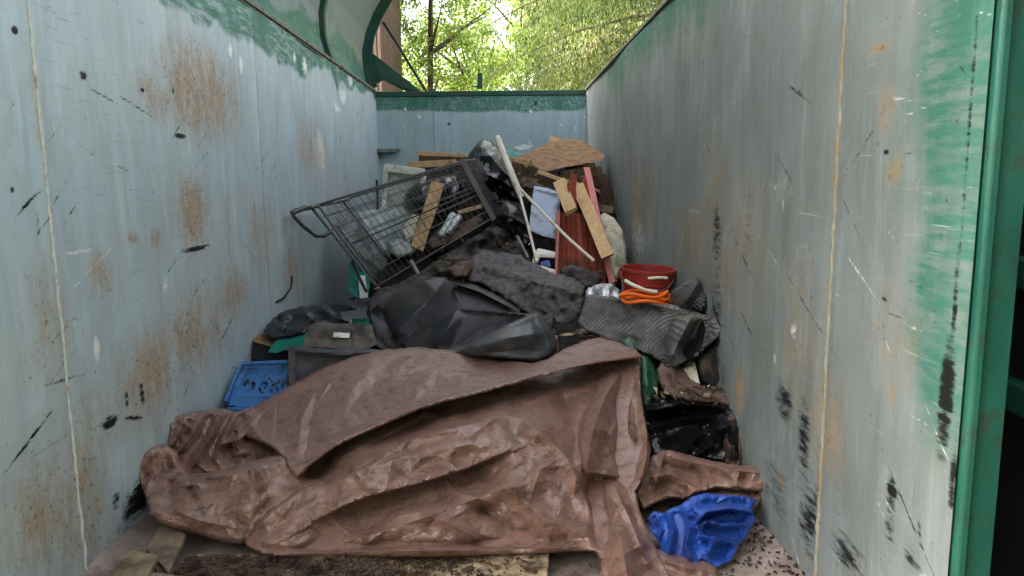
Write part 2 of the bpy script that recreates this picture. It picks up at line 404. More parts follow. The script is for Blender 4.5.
M['dgreen'] = pm('dark_green_enamel', (.012, .05, .04), (.02, .075, .055), 4, .5, .4, (.06, .05, .04), .3)
M['rail'] = pm('weathered_edge_rail', (.10, .15, .12), (.2, .17, .13), 12, .6, .4, (.06, .045, .035), .4, 12)
M['weld'] = pm('weld_bead', (.55, .55, .50), (.40, .42, .40), 30, .65, .3, (.28, .17, .09), .22, 14)
M['weldy'] = pm('weld_bead_ochre', (.30, .285, .235), (.20, .195, .165), 30, .65, .3, (.24, .17, .08), .45, 14)
M['black'] = pm('black_painted_metal', (.012, .013, .014), (.02, .02, .022), 8, .6, .3)
M['tarp'] = pm('brown_tarpaulin', (.23, .132, .098), (.178, .10, .075), 11, .33, 1.25, (.085, .05, .037), .3, 18, 240, .2, speck=(.02, .013, .010), rv=.18, crk=(48, .24))
M['bag'] = pm('black_bin_liner', (.004, .004, .005), (.008, .008, .010), 6, .18, .34, (.05, .045, .04), .12, 6, 30, .3, rv=.06, crk=(22, .25))
M['sheetblk'] = pm('black_rubber_sheet', (.006, .006, .007), (.012, .012, .014), 3, .38, .42, (.03, .025, .022), .2, 12, 90, .2)
M['greyfilm'] = pm('grey_plastic_film', (.045, .05, .057), (.07, .072, .078), 4, .33, .5, (.12, .1, .085), .28, 6, 80, .3, crk=(16, .2))
M['felt'] = pm('muddy_felt', (.014, .016, .021), (.095, .092, .095), 30, .65, .6, (.13, .105, .085), .36, 14, 60, .9, speck=(.16, .13, .11))  # mottled dark and pale tones put highlights and darks into the colour
M['dirtcloth'] = pm('dirty_dark_cloth', (.010, .010, .010), (.028, .025, .023), 9, .75, .25, (.10, .08, .065), .4, 7, 40, .7)
M['bluebin'] = pm('blue_plastic', (.03, .11, .28), (.045, .145, .34), 3, .38, .5, (.02, .018, .015), .18, 9, 30, .1, speck=(.02, .015, .012))
M['bluetarp'] = pm('blue_tarpaulin', (.012, .05, .27), (.02, .08, .36), 6, .36, 1.0, (.012, .02, .06), .3, 14, 120, .2, crk=(30, .15))
M['soil'] = pm('wet_soil_litter', (.05, .032, .022), (.10, .065, .045), 40, .85, .25, (.018, .012, .01), .5, 12, 60, 1.4)
M['heap'] = pm('rotting_rubbish', (.012, .010, .009), (.03, .025, .021), 18, .85, .2, (.008, .008, .008), .5, 8, 50, 1.2)
M['wood'] = wood('pale_pine', (.56, .39, .22), (.42, .27, .14), amt=.2)
M['woodgrey'] = wood('weathered_grey_wood', (.22, .165, .115), (.14, .105, .075))
M['woodpallet'] = wood('pallet_wood', (.26, .20, .13), (.17, .125, .08), amt=.4)
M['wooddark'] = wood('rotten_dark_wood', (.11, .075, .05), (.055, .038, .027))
M['ply'] = pm('peeling_plywood', (.27, .165, .085), (.16, .098, .055), 16, .85, .2, (.11, .075, .05), .4, 16, 90, .4, (1, 1, 3))
M['board'] = pm('wet_fibreboard', (.42, .33, .20), (.34, .25, .15), 10, .75, .2, (.07, .045, .03), .66, 14, 70, .5, speck=(.03, .02, .015))
M['cedar'] = wood('red_stained_board', (.25, .06, .035), (.17, .042, .027), amt=.2)
M['pink'] = pm('pink_painted_board', (.52, .20, .19), (.42, .15, .14), 9, .6, .4, (.2, .12, .1), .25, 7)
M['white'] = pm('dirty_white_plastic', (.62, .61, .56), (.52, .5, .45), 6, .45, .45, (.22, .18, .14), .3, 8)
M['sack'] = pm('off_white_sack', (.50, .45, .38), (.40, .40, .31), 5, .7, .3, (.16, .19, .09), .35, 8, 140, .5)
M['bluegrey'] = pm('pale_blue_plastic', (.30, .36, .46), (.24, .30, .42), 4, .35, .45, (.16, .16, .17), .25, 7)
M['red'] = pm('maroon_bucket_plastic', (.30, .035, .028), (.24, .026, .022), 4, .35, .5, (.08, .03, .02), .2, 9)
M['orange'] = pm('orange_plastic', (.75, .14, .015), (.62, .10, .012), 6, .45, .4)
M['steelblk'] = pm('black_cart_wire', (.022, .022, .023), (.05, .048, .046), 20, .38, 1.3, (.10, .075, .05), .2, 20)
M['greyplastic'] = pm('grey_bumper_plastic', (.07, .068, .07), (.11, .105, .105), 8, .5, .4, (.14, .12, .1), .3)
M['zinc'] = pm('dull_zinc_tube', (.20, .21, .22), (.13, .135, .14), 8, .4, .5, (.07, .06, .05), .3, metal=.4)
M['foil'] = pm('silver_foil', (.62, .63, .65), (.4, .41, .43), 6, .25, .6, (.15, .13, .11), .2, metal=.7, crk=(50, .6))
M['teal'] = pm('teal_plastic', (.008, .12, .09), (.012, .17, .125), 5, .4, .5, (.03, .05, .04), .2)
M['dgplastic'] = pm('dark_green_film', (.02, .065, .04), (.035, .10, .055), 6, .3, .5, (.05, .055, .05), .4, crk=(26, .4))
M['rods'] = pm('white_pipe', (.66, .63, .55), (.55, .52, .45), 9, .5, .4, (.3, .25, .2), .25, 14)
M['paper'] = pm('mud_brown_paper', (.13, .085, .065), (.08, .052, .042), 9, .6, .35, (.035, .025, .02), .4, 7, 60, .6, crk=(24, .5))
M['siding'] = wood('brown_siding', (.22, .145, .12), (.15, .10, .085), amt=.15)
M['roofm'] = pm('dark_roof_sheet', (.06, .055, .05), rough=.7)
M['tin'] = pm('pale_blue_can', (.45, .52, .58), (.6, .62, .62), 22, .3, .6, (.2, .2, .2), .2, metal=.3)
M['glassy'] = pm('clear_film', (.30, .34, .33), (.22, .27, .26), 6, .25, .6, (.12, .12, .1), .35, crk=(24, .5))
M['carpet'] = pm('brown_label_panel', (.10, .085, .07), (.065, .055, .046), 10, .6, .35, (.03, .028, .025), .4)
M['rubber'] = pm('charcoal_gutter_plastic', (.035, .037, .042), (.05, .052, .057), 6, .42, .45, (.09, .075, .065), .32, 7, 60, .2, speck=(.12, .09, .07))
# woven geotextile with a real diagonal ribbed relief
def ribmat(name, lo, hi, scale, rot):
    m, t, b = nt(name); v = coords(t, (1, 1, 1), rot)
    w = t.nodes.new('ShaderNodeTexWave'); w.inputs['Scale'].default_value = scale; w.inputs['Distortion'].default_value = 1.2; w.inputs['Detail'].default_value = 2; w.inputs['Detail Scale'].default_value = .6; lk(t, v, w.inputs[0])
    w2 = t.nodes.new('ShaderNodeTexWave'); w2.bands_direction = 'Z'; w2.inputs['Scale'].default_value = scale*.9; w2.inputs['Distortion'].default_value = 1.0; lk(t, v, w2.inputs[0])
    f = mth(t, 'MULTIPLY', w.outputs['Fac'], mth(t, 'ADD', mth(t, 'MULTIPLY', w2.outputs['Fac'], .8), .2))
    d = ramp(t, noise(t, coords(t), 7, 6, .7), [(.38, .04), (.62, 1.)])
    col = mix(t, mth(t, 'MULTIPLY', f, d), lo, hi); lk(t, col, b.inputs['Base Color']); b.inputs['Roughness'].default_value = .5
    lk(t, bump(t, b, f, .8, .006), b.inputs['Normal']); return m
M['mesh'] = ribmat('ribbed_drain_mat', (.008, .008, .008), (.40, .39, .36), 34, (0, .75, 0))
M['net'] = ribmat('black_netting', (.006, .007, .007), (.10, .10, .09), 26, (0, -.8, .4))
# ---------------------------------------------------------------- setting outside the container
def leafmat(name, a, b_, c):
    m, t, b = nt(name); at_ = t.nodes.new('ShaderNodeAttribute'); at_.attribute_name = 'tone'
    col = ramp(t, at_.outputs['Fac'], [(0, a), (.5, b_), (1, c)]); lk(t, col, b.inputs['Base Color']); b.inputs['Roughness'].default_value = .7; b.inputs['Specular IOR Level'].default_value = .15
    tr = t.nodes.new('ShaderNodeBsdfTranslucent'); lk(t, mix(t, 1, col, (1.4, 1.5, .8), 'MULTIPLY'), tr.inputs[0])
    ms = t.nodes.new('ShaderNodeMixShader'); ms.inputs[0].default_value = .45; lk(t, b.outputs[0], ms.inputs[1]); lk(t, tr.outputs[0], ms.inputs[2])
    lk(t, ms.outputs[0], t.nodes['Material Output'].inputs[0]); return m
M['leaf'] = leafmat('deciduous_leaf', (.08, .13, .04), (.16, .22, .07), (.28, .32, .12))
M['leafy'] = leafmat('yellow_green_leaf', (.11, .17, .05), (.22, .29, .09), (.36, .39, .16))
M['needle'] = leafmat('conifer_needles', (.09, .12, .045), (.18, .20, .085), (.31, .29, .16))
M['needled'] = leafmat('dark_conifer_needles', (.02, .04, .012), (.045, .07, .02), (.09, .11, .035))
M['bark'] = pm('bark', (.11, .085, .06), (.05, .04, .03), 10, .9, .2, bst=.8)
M['grass'] = pm('rough_ground', (.09, .08, .05), (.06, .08, .03), 3, .95, .1)
def leafcloud(name, cen, rad, n, size, m, parent, clumps=60, droop=0, seed=1, asp=.55, shell=.3):
    r = np.random.default_rng(seed); cc = r.normal(size=(clumps, 3)); cc /= np.linalg.norm(cc, axis=1)[:, None]
    cc = cc*(r.random((clumps, 1))**.45)*np.array(rad)+np.array(cen); tone_c = r.random(clumps)
    k = r.integers(0, clumps, n); sg = shell*np.array(rad).mean()*r.uniform(.5, 1.2, (clumps, 1))[k]
    p = cc[k]+r.normal(size=(n, 3))*sg*np.array([.5, .5, .42]); 
    a = r.normal(size=(n, 3)); a[:, 2] -= droop; a /= np.linalg.norm(a, axis=1)[:, None]; b = np.cross(a, r.normal(size=(n, 3))); b /= np.linalg.norm(b, axis=1)[:, None]
    s = size*r.uniform(.6, 1.3, (n, 1)); a = a*s; b = b*s*asp
    V = np.stack([p-a, p+b*.8-a*.1, p+a, p-b*.8-a*.1], 1).reshape(-1, 3)
    me = fast_quads(name, V, n); at_ = me.attributes.new('tone', 'FLOAT', 'FACE'); at_.data.foreach_set('value', np.clip(tone_c[k]*.6+r.random(n)*.4, 0, 1).astype(np.float32)[:len(me.polygons)])
    return link(name, me, m, parent)
GZ = -.28
g = MB(); g.prism([(-900, -300, GZ-1), (900, -300, GZ-1), (900, 1500, GZ-1), (-900, 1500, GZ-1)], (0, 0, 1)); tag(g.build('ground', M['grass']), kind='structure')
def trunk(root, base, pts, r0, name='trunk'):
    n = len(pts); mb = MB(); mb.tube(pts, [r0*(1-.8*i/(n-1)) for i in range(n)], 8)
    return mb.build(name, M['bark'], root, 60)
def wig(x, y, z0, z1, k=7, a=.12, dx=0):
    return [(x+dx*i/k+random.uniform(-a, a), y+random.uniform(-a, a), z0+(z1-z0)*i/k) for i in range(k+1)]
def limbs(mb, trunkpts, n, L, up, r, seed):
    q = random.Random(seed)
    for i in range(n):
        t = q.uniform(.25, .95)*(len(trunkpts)-1); a = Vector(trunkpts[int(t)]); ang = q.uniform(0, 6.28); l = L*q.uniform(.5, 1)
        pts = [a+Vector((math.cos(ang)*l*s, math.sin(ang)*l*s, up*l*s-.0*s+q.uniform(-.08, .08)*l*s)) for s in (0, .25, .5, .75, 1)]
        mb.tube(pts, [r, r*.75, r*.5, r*.3, r*.12], 5)
def broadleaf(x, y, h, rad, label, m, n, size, seed, clumps=80, zc_=None, lean=0, group=None, shell=.3):
    root = empty('broadleaf_tree', (x, y, GZ)); tag(root, label, 'tree', group); tp = wig(x, y, GZ, h, 9, .10, lean)
    trunk(root, None, tp, .085 if h > 6 else .05); lm = MB(); limbs(lm, tp, 16, rad[0]*.9, .7, .05, seed); lm.build('limbs', M['bark'], root, 60)
    leafcloud('crown', (x+lean*.6, y, zc_ or h*.72), rad, n, size, m, root, clumps, .3, seed, shell=shell)
a = at(428, 40, 15.5); broadleaf(a.x, a.y, 9, (1.7, 1.6, 3.6), 'tall thin deciduous tree with dark trunks in front of the bright sky', M['leaf'], 9000, .045, 3, 70, 5.2, .3, shell=.2)
a = at(400, 40, 18.5); broadleaf(a.x, a.y, 10, (1.6, 1.6, 3.6), 'sparse small-leaved tree just right of the brown wooden building', M['leaf'], 7000, .05, 5, 60, 5.8, shell=.2)
a = at(470, 60, 19); broadleaf(a.x, a.y, 6.0, (2.3, 2, 2.1), 'dense yellow-green young tree behind the green socket of the end wall', M['leafy'], 24000, .05, 8, 100, 3.2, shell=.2)
a = at(520, 60, 24); broadleaf(a.x, a.y, 9, (2.9, 2, 4.2), 'tall light green tree at the back, in the middle of the gap', M['leafy'], 30000, .055, 12, 110, 5.4, shell=.18)
a = at(440, 80, 27); broadleaf(a.x, a.y, 4.5, (3.6, 1.5, 1.0), 'low bright green bush just above the end wall', M['leafy'], 26000, .055, 14, 80, 3.2)
for k, (x, y, h) in enumerate(((-6.5, -8, 9), (-1.5, -11, 10), (4, -9.5, 10), (9, -5, 9), (-10, -2, 8))):  # unseen trees added to block low sky, so light falls more from above
    broadleaf(x, y, h, (3.2, 2.6, 4.2), ['broad tree behind the camera, left of the container mouth', 'tallest tree straight behind the camera', 'broad tree behind the camera, right of the container mouth', 'tree standing to the right of the container mouth', 'tree standing off to the left of the container lid'][k], M['leaf'], 5000, .2, 40+k, 90, h*.52, shell=.25)
def conifer(x, y, h, L, label, m, n_br, seed, z0=1.5, per=420, side=None, size=.06):
    root = empty('conifer_tree', (x, y, GZ)); tag(root, label, 'tree'); q = random.Random(seed); r = np.random.default_rng(seed)
    tp = [(x+q.uniform(-.05, .05), y, GZ+(h-GZ)*i/10) for i in range(11)]; trunk(root, None, tp, .22); lm = MB(); P = []; A = []; T = []
    for i in range(n_br):
        z = z0+(h-z0)*(i+q.random())/n_br; ang = q.uniform(0, 6.28) if side is None else q.gauss(side, .75); l = L*(1-.6*(z-z0)/(h-z0))*q.uniform(.7, 1.1)
        pts = [Vector((x+math.cos(ang)*l*s, y+math.sin(ang)*l*s, z+l*(.22*s-.42*s*s))) for s in (0, .2, .4, .6, .8, 1)]
        lm.tube(pts, [.035, .028, .022, .016, .01, .004], 5)
        s = r.random(per)**.7; pos = np.stack([x+math.cos(ang)*l*s, y+math.sin(ang)*l*s, z+l*(.22*s-.42*s*s)], 1)
        tw = r.integers(0, 26, per); hang = r.random(per); wdt = (r.random(26)-.5)[tw]*l*.55*(1-s*.5); s2 = np.round(s*13)/13
        pos[:, 0] += -math.sin(ang)*wdt+r.normal(size=per)*.02; pos[:, 1] += math.cos(ang)*wdt+r.normal(size=per)*.02
        pos[:, 2] -= hang*(.22+.45*r.random(26)[tw])+np.abs(wdt)*.4
        P.append(pos); a_ = np.stack([r.normal(size=per)*.28-math.sin(ang)*np.sign(wdt)*.3, r.normal(size=per)*.3, -np.ones(per)], 1); A.append(a_); T.append(np.clip(q.random()*.5+hang*.35+r.random(per)*.2, 0, 1))
    lm.build('limbs', M['bark'], root, 60)
    p = np.vstack(P); A = np.vstack(A); T = np.concatenate(T); n = len(p); A /= np.linalg.norm(A, axis=1)[:, None]; B = np.cross(A, r.normal(size=(n, 3))); B /= np.linalg.norm(B, axis=1)[:, None]
    s = size*r.uniform(.6, 1.5, (n, 1)); V = np.stack([p-A*s, p+B*s*.22, p+A*s, p-B*s*.22], 1).reshape(-1, 3)
    me = fast_quads('crown', V, n); at_ = me.attributes.new('tone', 'FLOAT', 'FACE'); at_.data.foreach_set('value', T.astype(np.float32)[:len(me.polygons)]); link('crown', me, m, root)
a = at(660, 40, 15.5); conifer(a.x, a.y, 9, 3.9, 'big conifer with long drooping olive branches above the right wall', M['needle'], 120, 4, 1.2, 1000, math.pi*.98, .04)
a = at(590, 40, 20); conifer(a.x, a.y, 10, 3.0, 'yellowish conifer with hanging twigs behind the drooping one', M['needle'], 90, 6, 1.2, 800, None, .045)
a = at(760, -30, 10.5); conifer(a.x, a.y, 7.5, 4.3, 'near dark green conifer reaching over the right wall', M['needled'], 46, 9, 3.45, 900, math.pi*1.0, .035)
# far wood
r_ = root = None
wd = leafcloud('far_wood', (14, 46, 1.4), (12, 3, 2.8), 16000, .22, M['leafy'], None, 150, .2, 21, shell=.16); tag(wd, 'hazy yellow-green wood filling the background beyond the container', 'wood', kind='stuff')
# wooden building behind
bx0, by = at(330, 60, 12.4).x-3.5, 12.4; bx1 = at(397, 60, 12.4).x
bx1 -= .22; root = empty('wooden_building', ((bx0+bx1)/2, by+2, GZ)); tag(root, 'brown wooden building with vertical siding behind the open lid', 'building')
mb = MB(); mb.box(((bx0+bx1)/2-.06, by+1.5, 2.6), bx1-bx0-.1, 3, 5.8); mb.build('wall', M['wooddark'], root)
n = 50; pw = .07; base = None
for i in range(n):
    mb = MB(); mb.box((0, 0, 0), pw-.020, .028, 5.75, jit=.002); xx = bx1-.06-i*pw
    if base is None: base = mesh_np('siding_board', mb.v, mb.f)
    o = link('siding_board', base, M['siding'], root); o.location = o.location+Vector((xx, by-.02+random.uniform(-.004, .004), 2.6+random.uniform(-.01, .01)))
for i in range(42):
    o = link('siding_board', base, M['siding'], root); o.rotation_euler = (0, 0, math.pi/2); o.location = o.location+Vector((bx1-.095+random.uniform(-.003, .003), by+.03+i*pw, 2.6))
mb = MB(); mb.box(((bx0+bx1)/2, by+2, 5.62), bx1-bx0+.5, 4.6, .12); mb.build('roof', M['roofm'], root)
# ---------------------------------------------------------------- the container
cont = empty('waste_container', (0, 4.8, GZ)); tag(cont, 'open green and grey steel waste container seen from its open end, with scratched walls', 'container')
STROKES = {-1: [], 1: []}
def st(side, kind, px, py, rx, ry, val=1, rot=0):
    y, z = wl(side, px, py); y1, _ = wl(side, px+rx, py); _, z1 = wl(side, px, py+ry)
    STROKES[side].append((kind, y, z, max(.0055, abs(y1-y)), max(.0055, abs(z1-z)), val, rot))
for a in [('rust', 203, 92, 30, 42, 1.25), ('rust', 160, 95, 22, 26, .7), ('rust', 194, 215, 15, 36, 1.15), ('rust', 232, 294, 16, 28, .9), ('rust', 196, 335, 26, 40, .95), ('rust', 150, 375, 34, 44, .95),
          ('rust', 99, 276, 11, 24, .95), ('rust', 156, 238, 7, 10, .95), ('rust', 131, 239, 6, 7, .9), ('rust', 177, 327, 6, 10, 1), ('rust', 290, 270, 10, 30, .7), ('rust', 312, 150, 14, 34, .65), ('rust', 40, 520, 40, 70, .8), ('rust', 78, 500, 30, 80, .85),
          ('rust', 45, 320, 22, 70, .6), ('rust', 262, 240, 14, 40, .55), ('rust', 30, 85, 5, 60, .5), ('rust', 90, 430, 30, 50, .55), ('rust', 229, 235, 3, 45, .6),
          ('chalk', 320, 150, 5, 26, .9), ('chalk', 93, 348, 4, 16, 1.0), ('chalk', 76, 252, 20, 3, .8), ('chalk', 166, 285, 3, 14, .8), ('chalk', 229, 50, 2, 8, 1.2), ('chalk', 240, 66, 2, 10, 1.2), ('chalk', 305, 66, 3, 10, 1.1), ('chalk', 343, 97, 4, 9, 1.), ('chalk', 350, 80, 3, 8, 1), ('chalk', 294, 58, 2, 6, 1.1),
          ('chalk', 300, 255, 20, 40, .45), ('chalk', 336, 108, 6, 6, .9),
          ('dark', 106, 422, 8, 6, 1.6), ('dark', 139, 394, 2.5, 10, 1.5), ('dark', 181, 136, 5, 2.5, 1.7), ('dark', 196, 249, 12, 2.4, 1.7), ('dark', 10, 30, 3, 4, 1.5), ('dark', 9, 190, 2.5, 3, 1.5), ('dark', 25, 205, 20, 1.5, 1.2, .5), ('dark', 83, 75, 4, 5, 1.3), ('dark', 143, 90, 2, 2, 1.5),
          ('dark', 133, 500, 13, 22, 1.25), ('dark', 114, 500, 4, 8, 1.4), ('dark', 130, 530, 30, 40, .5), ('dark', 130, 418, 9, 2, 1.3, -.3), ('dark', 25, 440, 30, 1.6, 1.3, .45), ('dark', 123, 400, 2, 9, 1.2), ('dark', 105, 97, 20, .8, .9, -.2), ('dark', 134, 105, 26, .8, .8, -.22), ('dark', 84, 148, 20, .8, .7, -.4), ('dark', 124, 170, 14, .7, .7, -.3), ('dark', 225, 330, 14, .8, .9, .5), ('dark', 60, 330, 20, .8, .8, .3), ('dark', 60, 380, 24, .8, .9, -.1), ('dark', 175, 380, 60, 20, .35)]:
    st(-1, *a)
for a in [('green', 925, 120, 60, 160, .45), ('dark', 720, 235, 6, 34, .95), ('dark', 752, 230, 10, 60, .5), ('dark', 790, 400, 9, 26, 1.15), ('dark', 808, 440, 7, 50, 1.0), ('dark', 812, 520, 14, 50, 1.0), ('dark', 780, 490, 20, 40, .7), ('dark', 720, 330, 7, 60, 1.2), ('dark', 728, 400, 6, 60, .8),
          ('dark', 896, 490, 6, 14, 1.4), ('dark', 893, 520, 7, 40, .8), ('dark', 850, 560, 24, 26, .95), ('dark', 915, 560, 12, 20, .85), ('dark', 952, 400, 7, 60, 1.75), ('dark', 958, 480, 4, 40, 1.3), ('dark', 962, 300, 2.5, 60, 1.1), ('dark', 975, 150, 2, 200, .95), ('dark', 890, 298, 4, 3, 1.5), ('dark', 893, 152, 3, 3, 1.3),
          ('rust', 885, 48, 10, 4, 1.1), ('rust', 893, 110, 12, 24, .7), ('rust', 838, 200, 8, 200, .3), ('rust', 832, 420, 20, 60, .6), ('rust', 805, 330, 20, 80, .5), ('rust', 720, 180, 16, 60, .5), ('rust', 740, 250, 40, 80, .45), ('rust', 745, 390, 5, 24, 1.0), ('rust', 640, 200, 12, 50, .5), ('rust', 700, 240, 30, 40, .5), ('rust', 900, 340, 30, 60, .35),
          ('chalk', 780, 190, 60, 30, .42), ('chalk', 925, 420, 20, 4, .6), ('chalk', 800, 330, 4, 12, .8), ('chalk', 640, 240, 12, 40, .6), ('chalk', 655, 170, 10, 60, .4), ('chalk', 720, 120, 20, 60, .38), ('chalk', 700, 212, 24, 4, .5)]:
    a = (*a[:5], a[5]*(.86 if a[0] == 'dark' else 1)); st(1, *a)
q = random.Random(5)
for i in range(80):      # scratches through the green band beside the post
    STROKES[1].append((q.choice(['chalk', 'chalk', 'dark']), q.uniform(1.47, 1.78), q.uniform(.4, 1.9), q.uniform(.02, .10), q.uniform(.002, .004), q.uniform(.45, .8), q.uniform(-.5, .9)))
for side in (-1, 1):
    for i in range(34):
        y = YN+(YB-YN)*q.random()**1.4; z = q.uniform(.1, 2.1); k = q.choice(['dark', 'dark', 'chalk', 'rust']); 
        STROKES[side].append((k, y, z, q.uniform(.005, .014) if k != 'rust' else q.uniform(.015, .06), q.uniform(.006, .05), q.uniform(.35, 1.0), q.uniform(-.4, .4)))
    for i in range(110):     # long slanting scrapes left by loads
        y = YN+(YB-YN)*q.random(); z = q.uniform(.02, 1.5)**1.15; STROKES[side].append((q.choice(['dark', 'dark', 'chalk']), y, z, q.uniform(.05, .30), q.uniform(.0035, .006), q.uniform(.4, .95), q.uniform(.35, .75)*(-1 if q.random() < .15 else 1)))
def paint(me, side, Y, Z, g_top, strokes, greenfn=None):
    arr = {k: np.zeros(len(Y)) for k in ('rust', 'dark', 'green', 'chalk')}
    for (k, y, z, ry, rz, val, rot) in strokes:
        c, s = math.cos(rot), math.sin(rot); R = max(ry, rz)*2.2
        m = (np.abs(Y-y) < R) & (np.abs(Z-z) < R)
        if not m.any(): continue
        dy, dz = Y[m]-y, Z[m]-z; u = dy*c+dz*s; w = -dy*s+dz*c; arr[k][m] = np.maximum(arr[k][m], val*np.exp(-((u/ry)**2+(w/rz)**2)*.9))
    if greenfn is not None: arr['green'] = np.maximum(arr['green'], greenfn)
    for k, v in arr.items():
        a = me.attributes.new(k, 'FLOAT', 'POINT'); a.data.foreach_set('value', v.astype(np.float32))
def gridmesh(name, P, nu, nv):
    i = np.arange(nu-1)[:, None]*nv+np.arange(nv-1)[None, :]; F = np.stack([i, i+1, i+nv+1, i+nv], -1).reshape(-1, 4)
    me = bpy.data.meshes.new(name); me.vertices.add(len(P)); me.vertices.foreach_set('co', np.asarray(P, np.float32).ravel()); n = len(F)
    me.loops.add(n*4); me.loops.foreach_set('vertex_index', F.ravel()); me.polygons.add(n); me.polygons.foreach_set('loop_start', np.arange(0, n*4, 4)); me.polygons.foreach_set('use_smooth', [True]*n); me.update(calc_edges=True); return me
def wall_panel(side, wall, y0, y1, mat):
    gr = .0075 if y0 < 3 else .011; ny = int((y1-y0)/gr)+2; nz = int(HT/gr); yy = np.linspace(y0+.002, y1-.002, ny); zz = np.linspace(.0, HT-.012, nz)
    Yg, Zg = np.meshgrid(yy, zz, indexing='ij'); Y, Z = Yg.ravel(), Zg.ravel(); b = 5 if side < 0 else 60
    dent = (fbm(Y*1.1+b, Z*.8, 2)-.5)*.05+(fbm(Y*2.6+b, Z*1.6, 3)-.5)*.016+(fbm(Y*6+b, Z*6, 2)-.5)*.004; eg = np.minimum(np.minimum(Y-y0, y1-Y)/.05, 1); dent = dent*eg
    X = side*(HW-.010+np.clip(dent, -.014, .014))
    me = gridmesh('wall_panel', np.stack([X, Y, Z], 1), ny, nz)
    nn = fbm(Y*1.5+b, Z*.2, 3); n2 = fbm(Y*8+b, Z*3, 3)
    if side < 0: gfn = np.clip((Z-(2.0-(nn-.5)*.28-(n2-.5)*.12+.03*(Y-4)))/.11, 0, 1)*1.5
    else:
            gfn = np.clip((Z-(1.78-(nn-.5)*.6-(n2-.5)*.3))/.4, 0, 1)*(.9*np.clip(1.25-np.abs(Y-4.8)/3.4, .35, 1))
            gfn = np.maximum(gfn, np.clip((1.70+(fbm(Z*2, Y*0+3, 3)-.5)*.25-Y)/.16, 0, 1)*np.clip((Z-.50)/.3, 0, 1)*.75)
    paint(me, side, Y, Z, 0, STROKES[side], gfn); return link('wall_panel', me, mat, wall)
seamL = [wl(-1, 55, 300)[0], wl(-1, 262, 200)[0], 6.2]; seamR = [wl(1, 834, 300)[0], wl(1, 677, 150)[0], wl(1, 617, 160)[0]]
print('seams', seamL, seamR)
for side, seams, mat in ((-1, seamL, M['lwall']), (1, seamR, M['rwall'])):
    mb = MB(); mb.box((side*(HW+.045), (YN+YB)/2, HT/2-.05), .07, YB-YN, HT+.08)
    for i in range(9): mb.box((side*(HW+.14), YN+.4+i*.78, HT/2-.05), .12, .08, HT)      # outside ribs
    wall = mb.build('side_wall', M['green'], cont); wall['label'] = ('bluish left side wall with rust patches' if side < 0 else 'greyer right side wall with dark scuffs')
    ys = [YN]+seams+[YB]
    for a, b in zip(ys, ys[1:]): wall_panel(side, wall, a, b, mat)
    for k, s in enumerate(seams):
        if k == 0 or side > 0 and k == 2:
            r0 = (.0055 if side < 0 else .007) if k == 0 else .003; pts = [(side*(HW-.011+random.uniform(-.0015, .002)), s+random.uniform(-.003, .003), z) for z in np.linspace(.0, HT-.03, 120)]
            MB().tube(pts, [r0*random.uniform(.7, 1.2) for _ in pts], 6).build('weld_seam', M['weld'] if side < 0 else M['weldy'], wall, 80)
    mb = MB(); mb.box((side*(HW+.018), (YN+YB)/2, HT+.012), .085, YB-YN, .024); mb.box((side*(HW+.005), (YN+YB)/2, HT-.006), .03, YB-YN-.02, .012)
    mb.build('top_rail', M['rail'], cont, bevel=.004)
# end wall
mb = MB(); mb.box((0, YB+.04, HT/2), 2*HW+.16, .06, HT); ew = mb.build('end_wall', M['dgreen'], cont)
xm = at(433, 100, YB).x
for x0, x1 in ((-HW+.008, xm), (xm, HW-.008)):
    nx = int((x1-x0)/.012)+2; nz = 180; Xg, Zg = np.meshgrid(np.linspace(x0+.002, x1-.002, nx), np.linspace(0, HT-.05, nz), indexing='ij'); X, Z = Xg.ravel(), Zg.ravel()
    me = gridmesh('end_panel', np.stack([X, YB-.002-(fbm(X*2, Z*2, 3)-.5)*.02, Z], 1), nx, nz); sts = []
    for i in range(32): sts.append((q.choice(['chalk', 'chalk', 'dark']), q.uniform(-1.2, 1.2), q.uniform(1.2, 2.1), q.uniform(.008, .02), q.uniform(.008, .03), q.uniform(.8, 1.4), q.uniform(-1, 1)))
    pr = (Z > 2.0-(fbm(X*2, Z*0, 2)-.5)*.12); paint(me, 0, X, Z, 0, sts, np.clip((Z-(1.99-(fbm(X*2+4, Z*.3, 3)-.5)*.15))/.08, 0, 1)*1.5); link('end_panel', me, M['bwall'], ew)
mb = MB(); mb.box((0, YB+.02, HT-.02), 2*HW+.1, .07, .055); mb.build('top_rail', M['dgreen'], cont, bevel=.006)
a = at(480, 81, YB+.02); mb = MB(); mb.box((a.x, a.y, a.z+.0), .055, .05, .17); mb.box((a.x-.05, a.y, a.z-.06), .1, .012, .02); mb.build('lock_socket', M['dgreen'], cont, bevel=.006)
a = at(377, 149.5, YB-.1); b = at(399, 149.5, YB-.1); mb = MB(); mb.box(((a.x+b.x)/2, YB-.07, a.z), b.x-a.x, .13, .012); mb.box(((a.x+b.x)/2, YB-.128, a.z-.016), b.x-a.x, .012, .03); mb.build('ledge_bracket', M['zinc'], cont, bevel=.002)
mb = MB(); mb.box((0, (YN+YB)/2, -.06), 2*HW+.1, YB-YN, .12); mb.build('floor_plate', M['floor'], cont)
for i in range(8):
    mb = MB(); mb.box((0, YN+.3+i*.9, -.17), 2*HW, .1, .1); mb.build('floor_beam', M['dgreen'], cont)
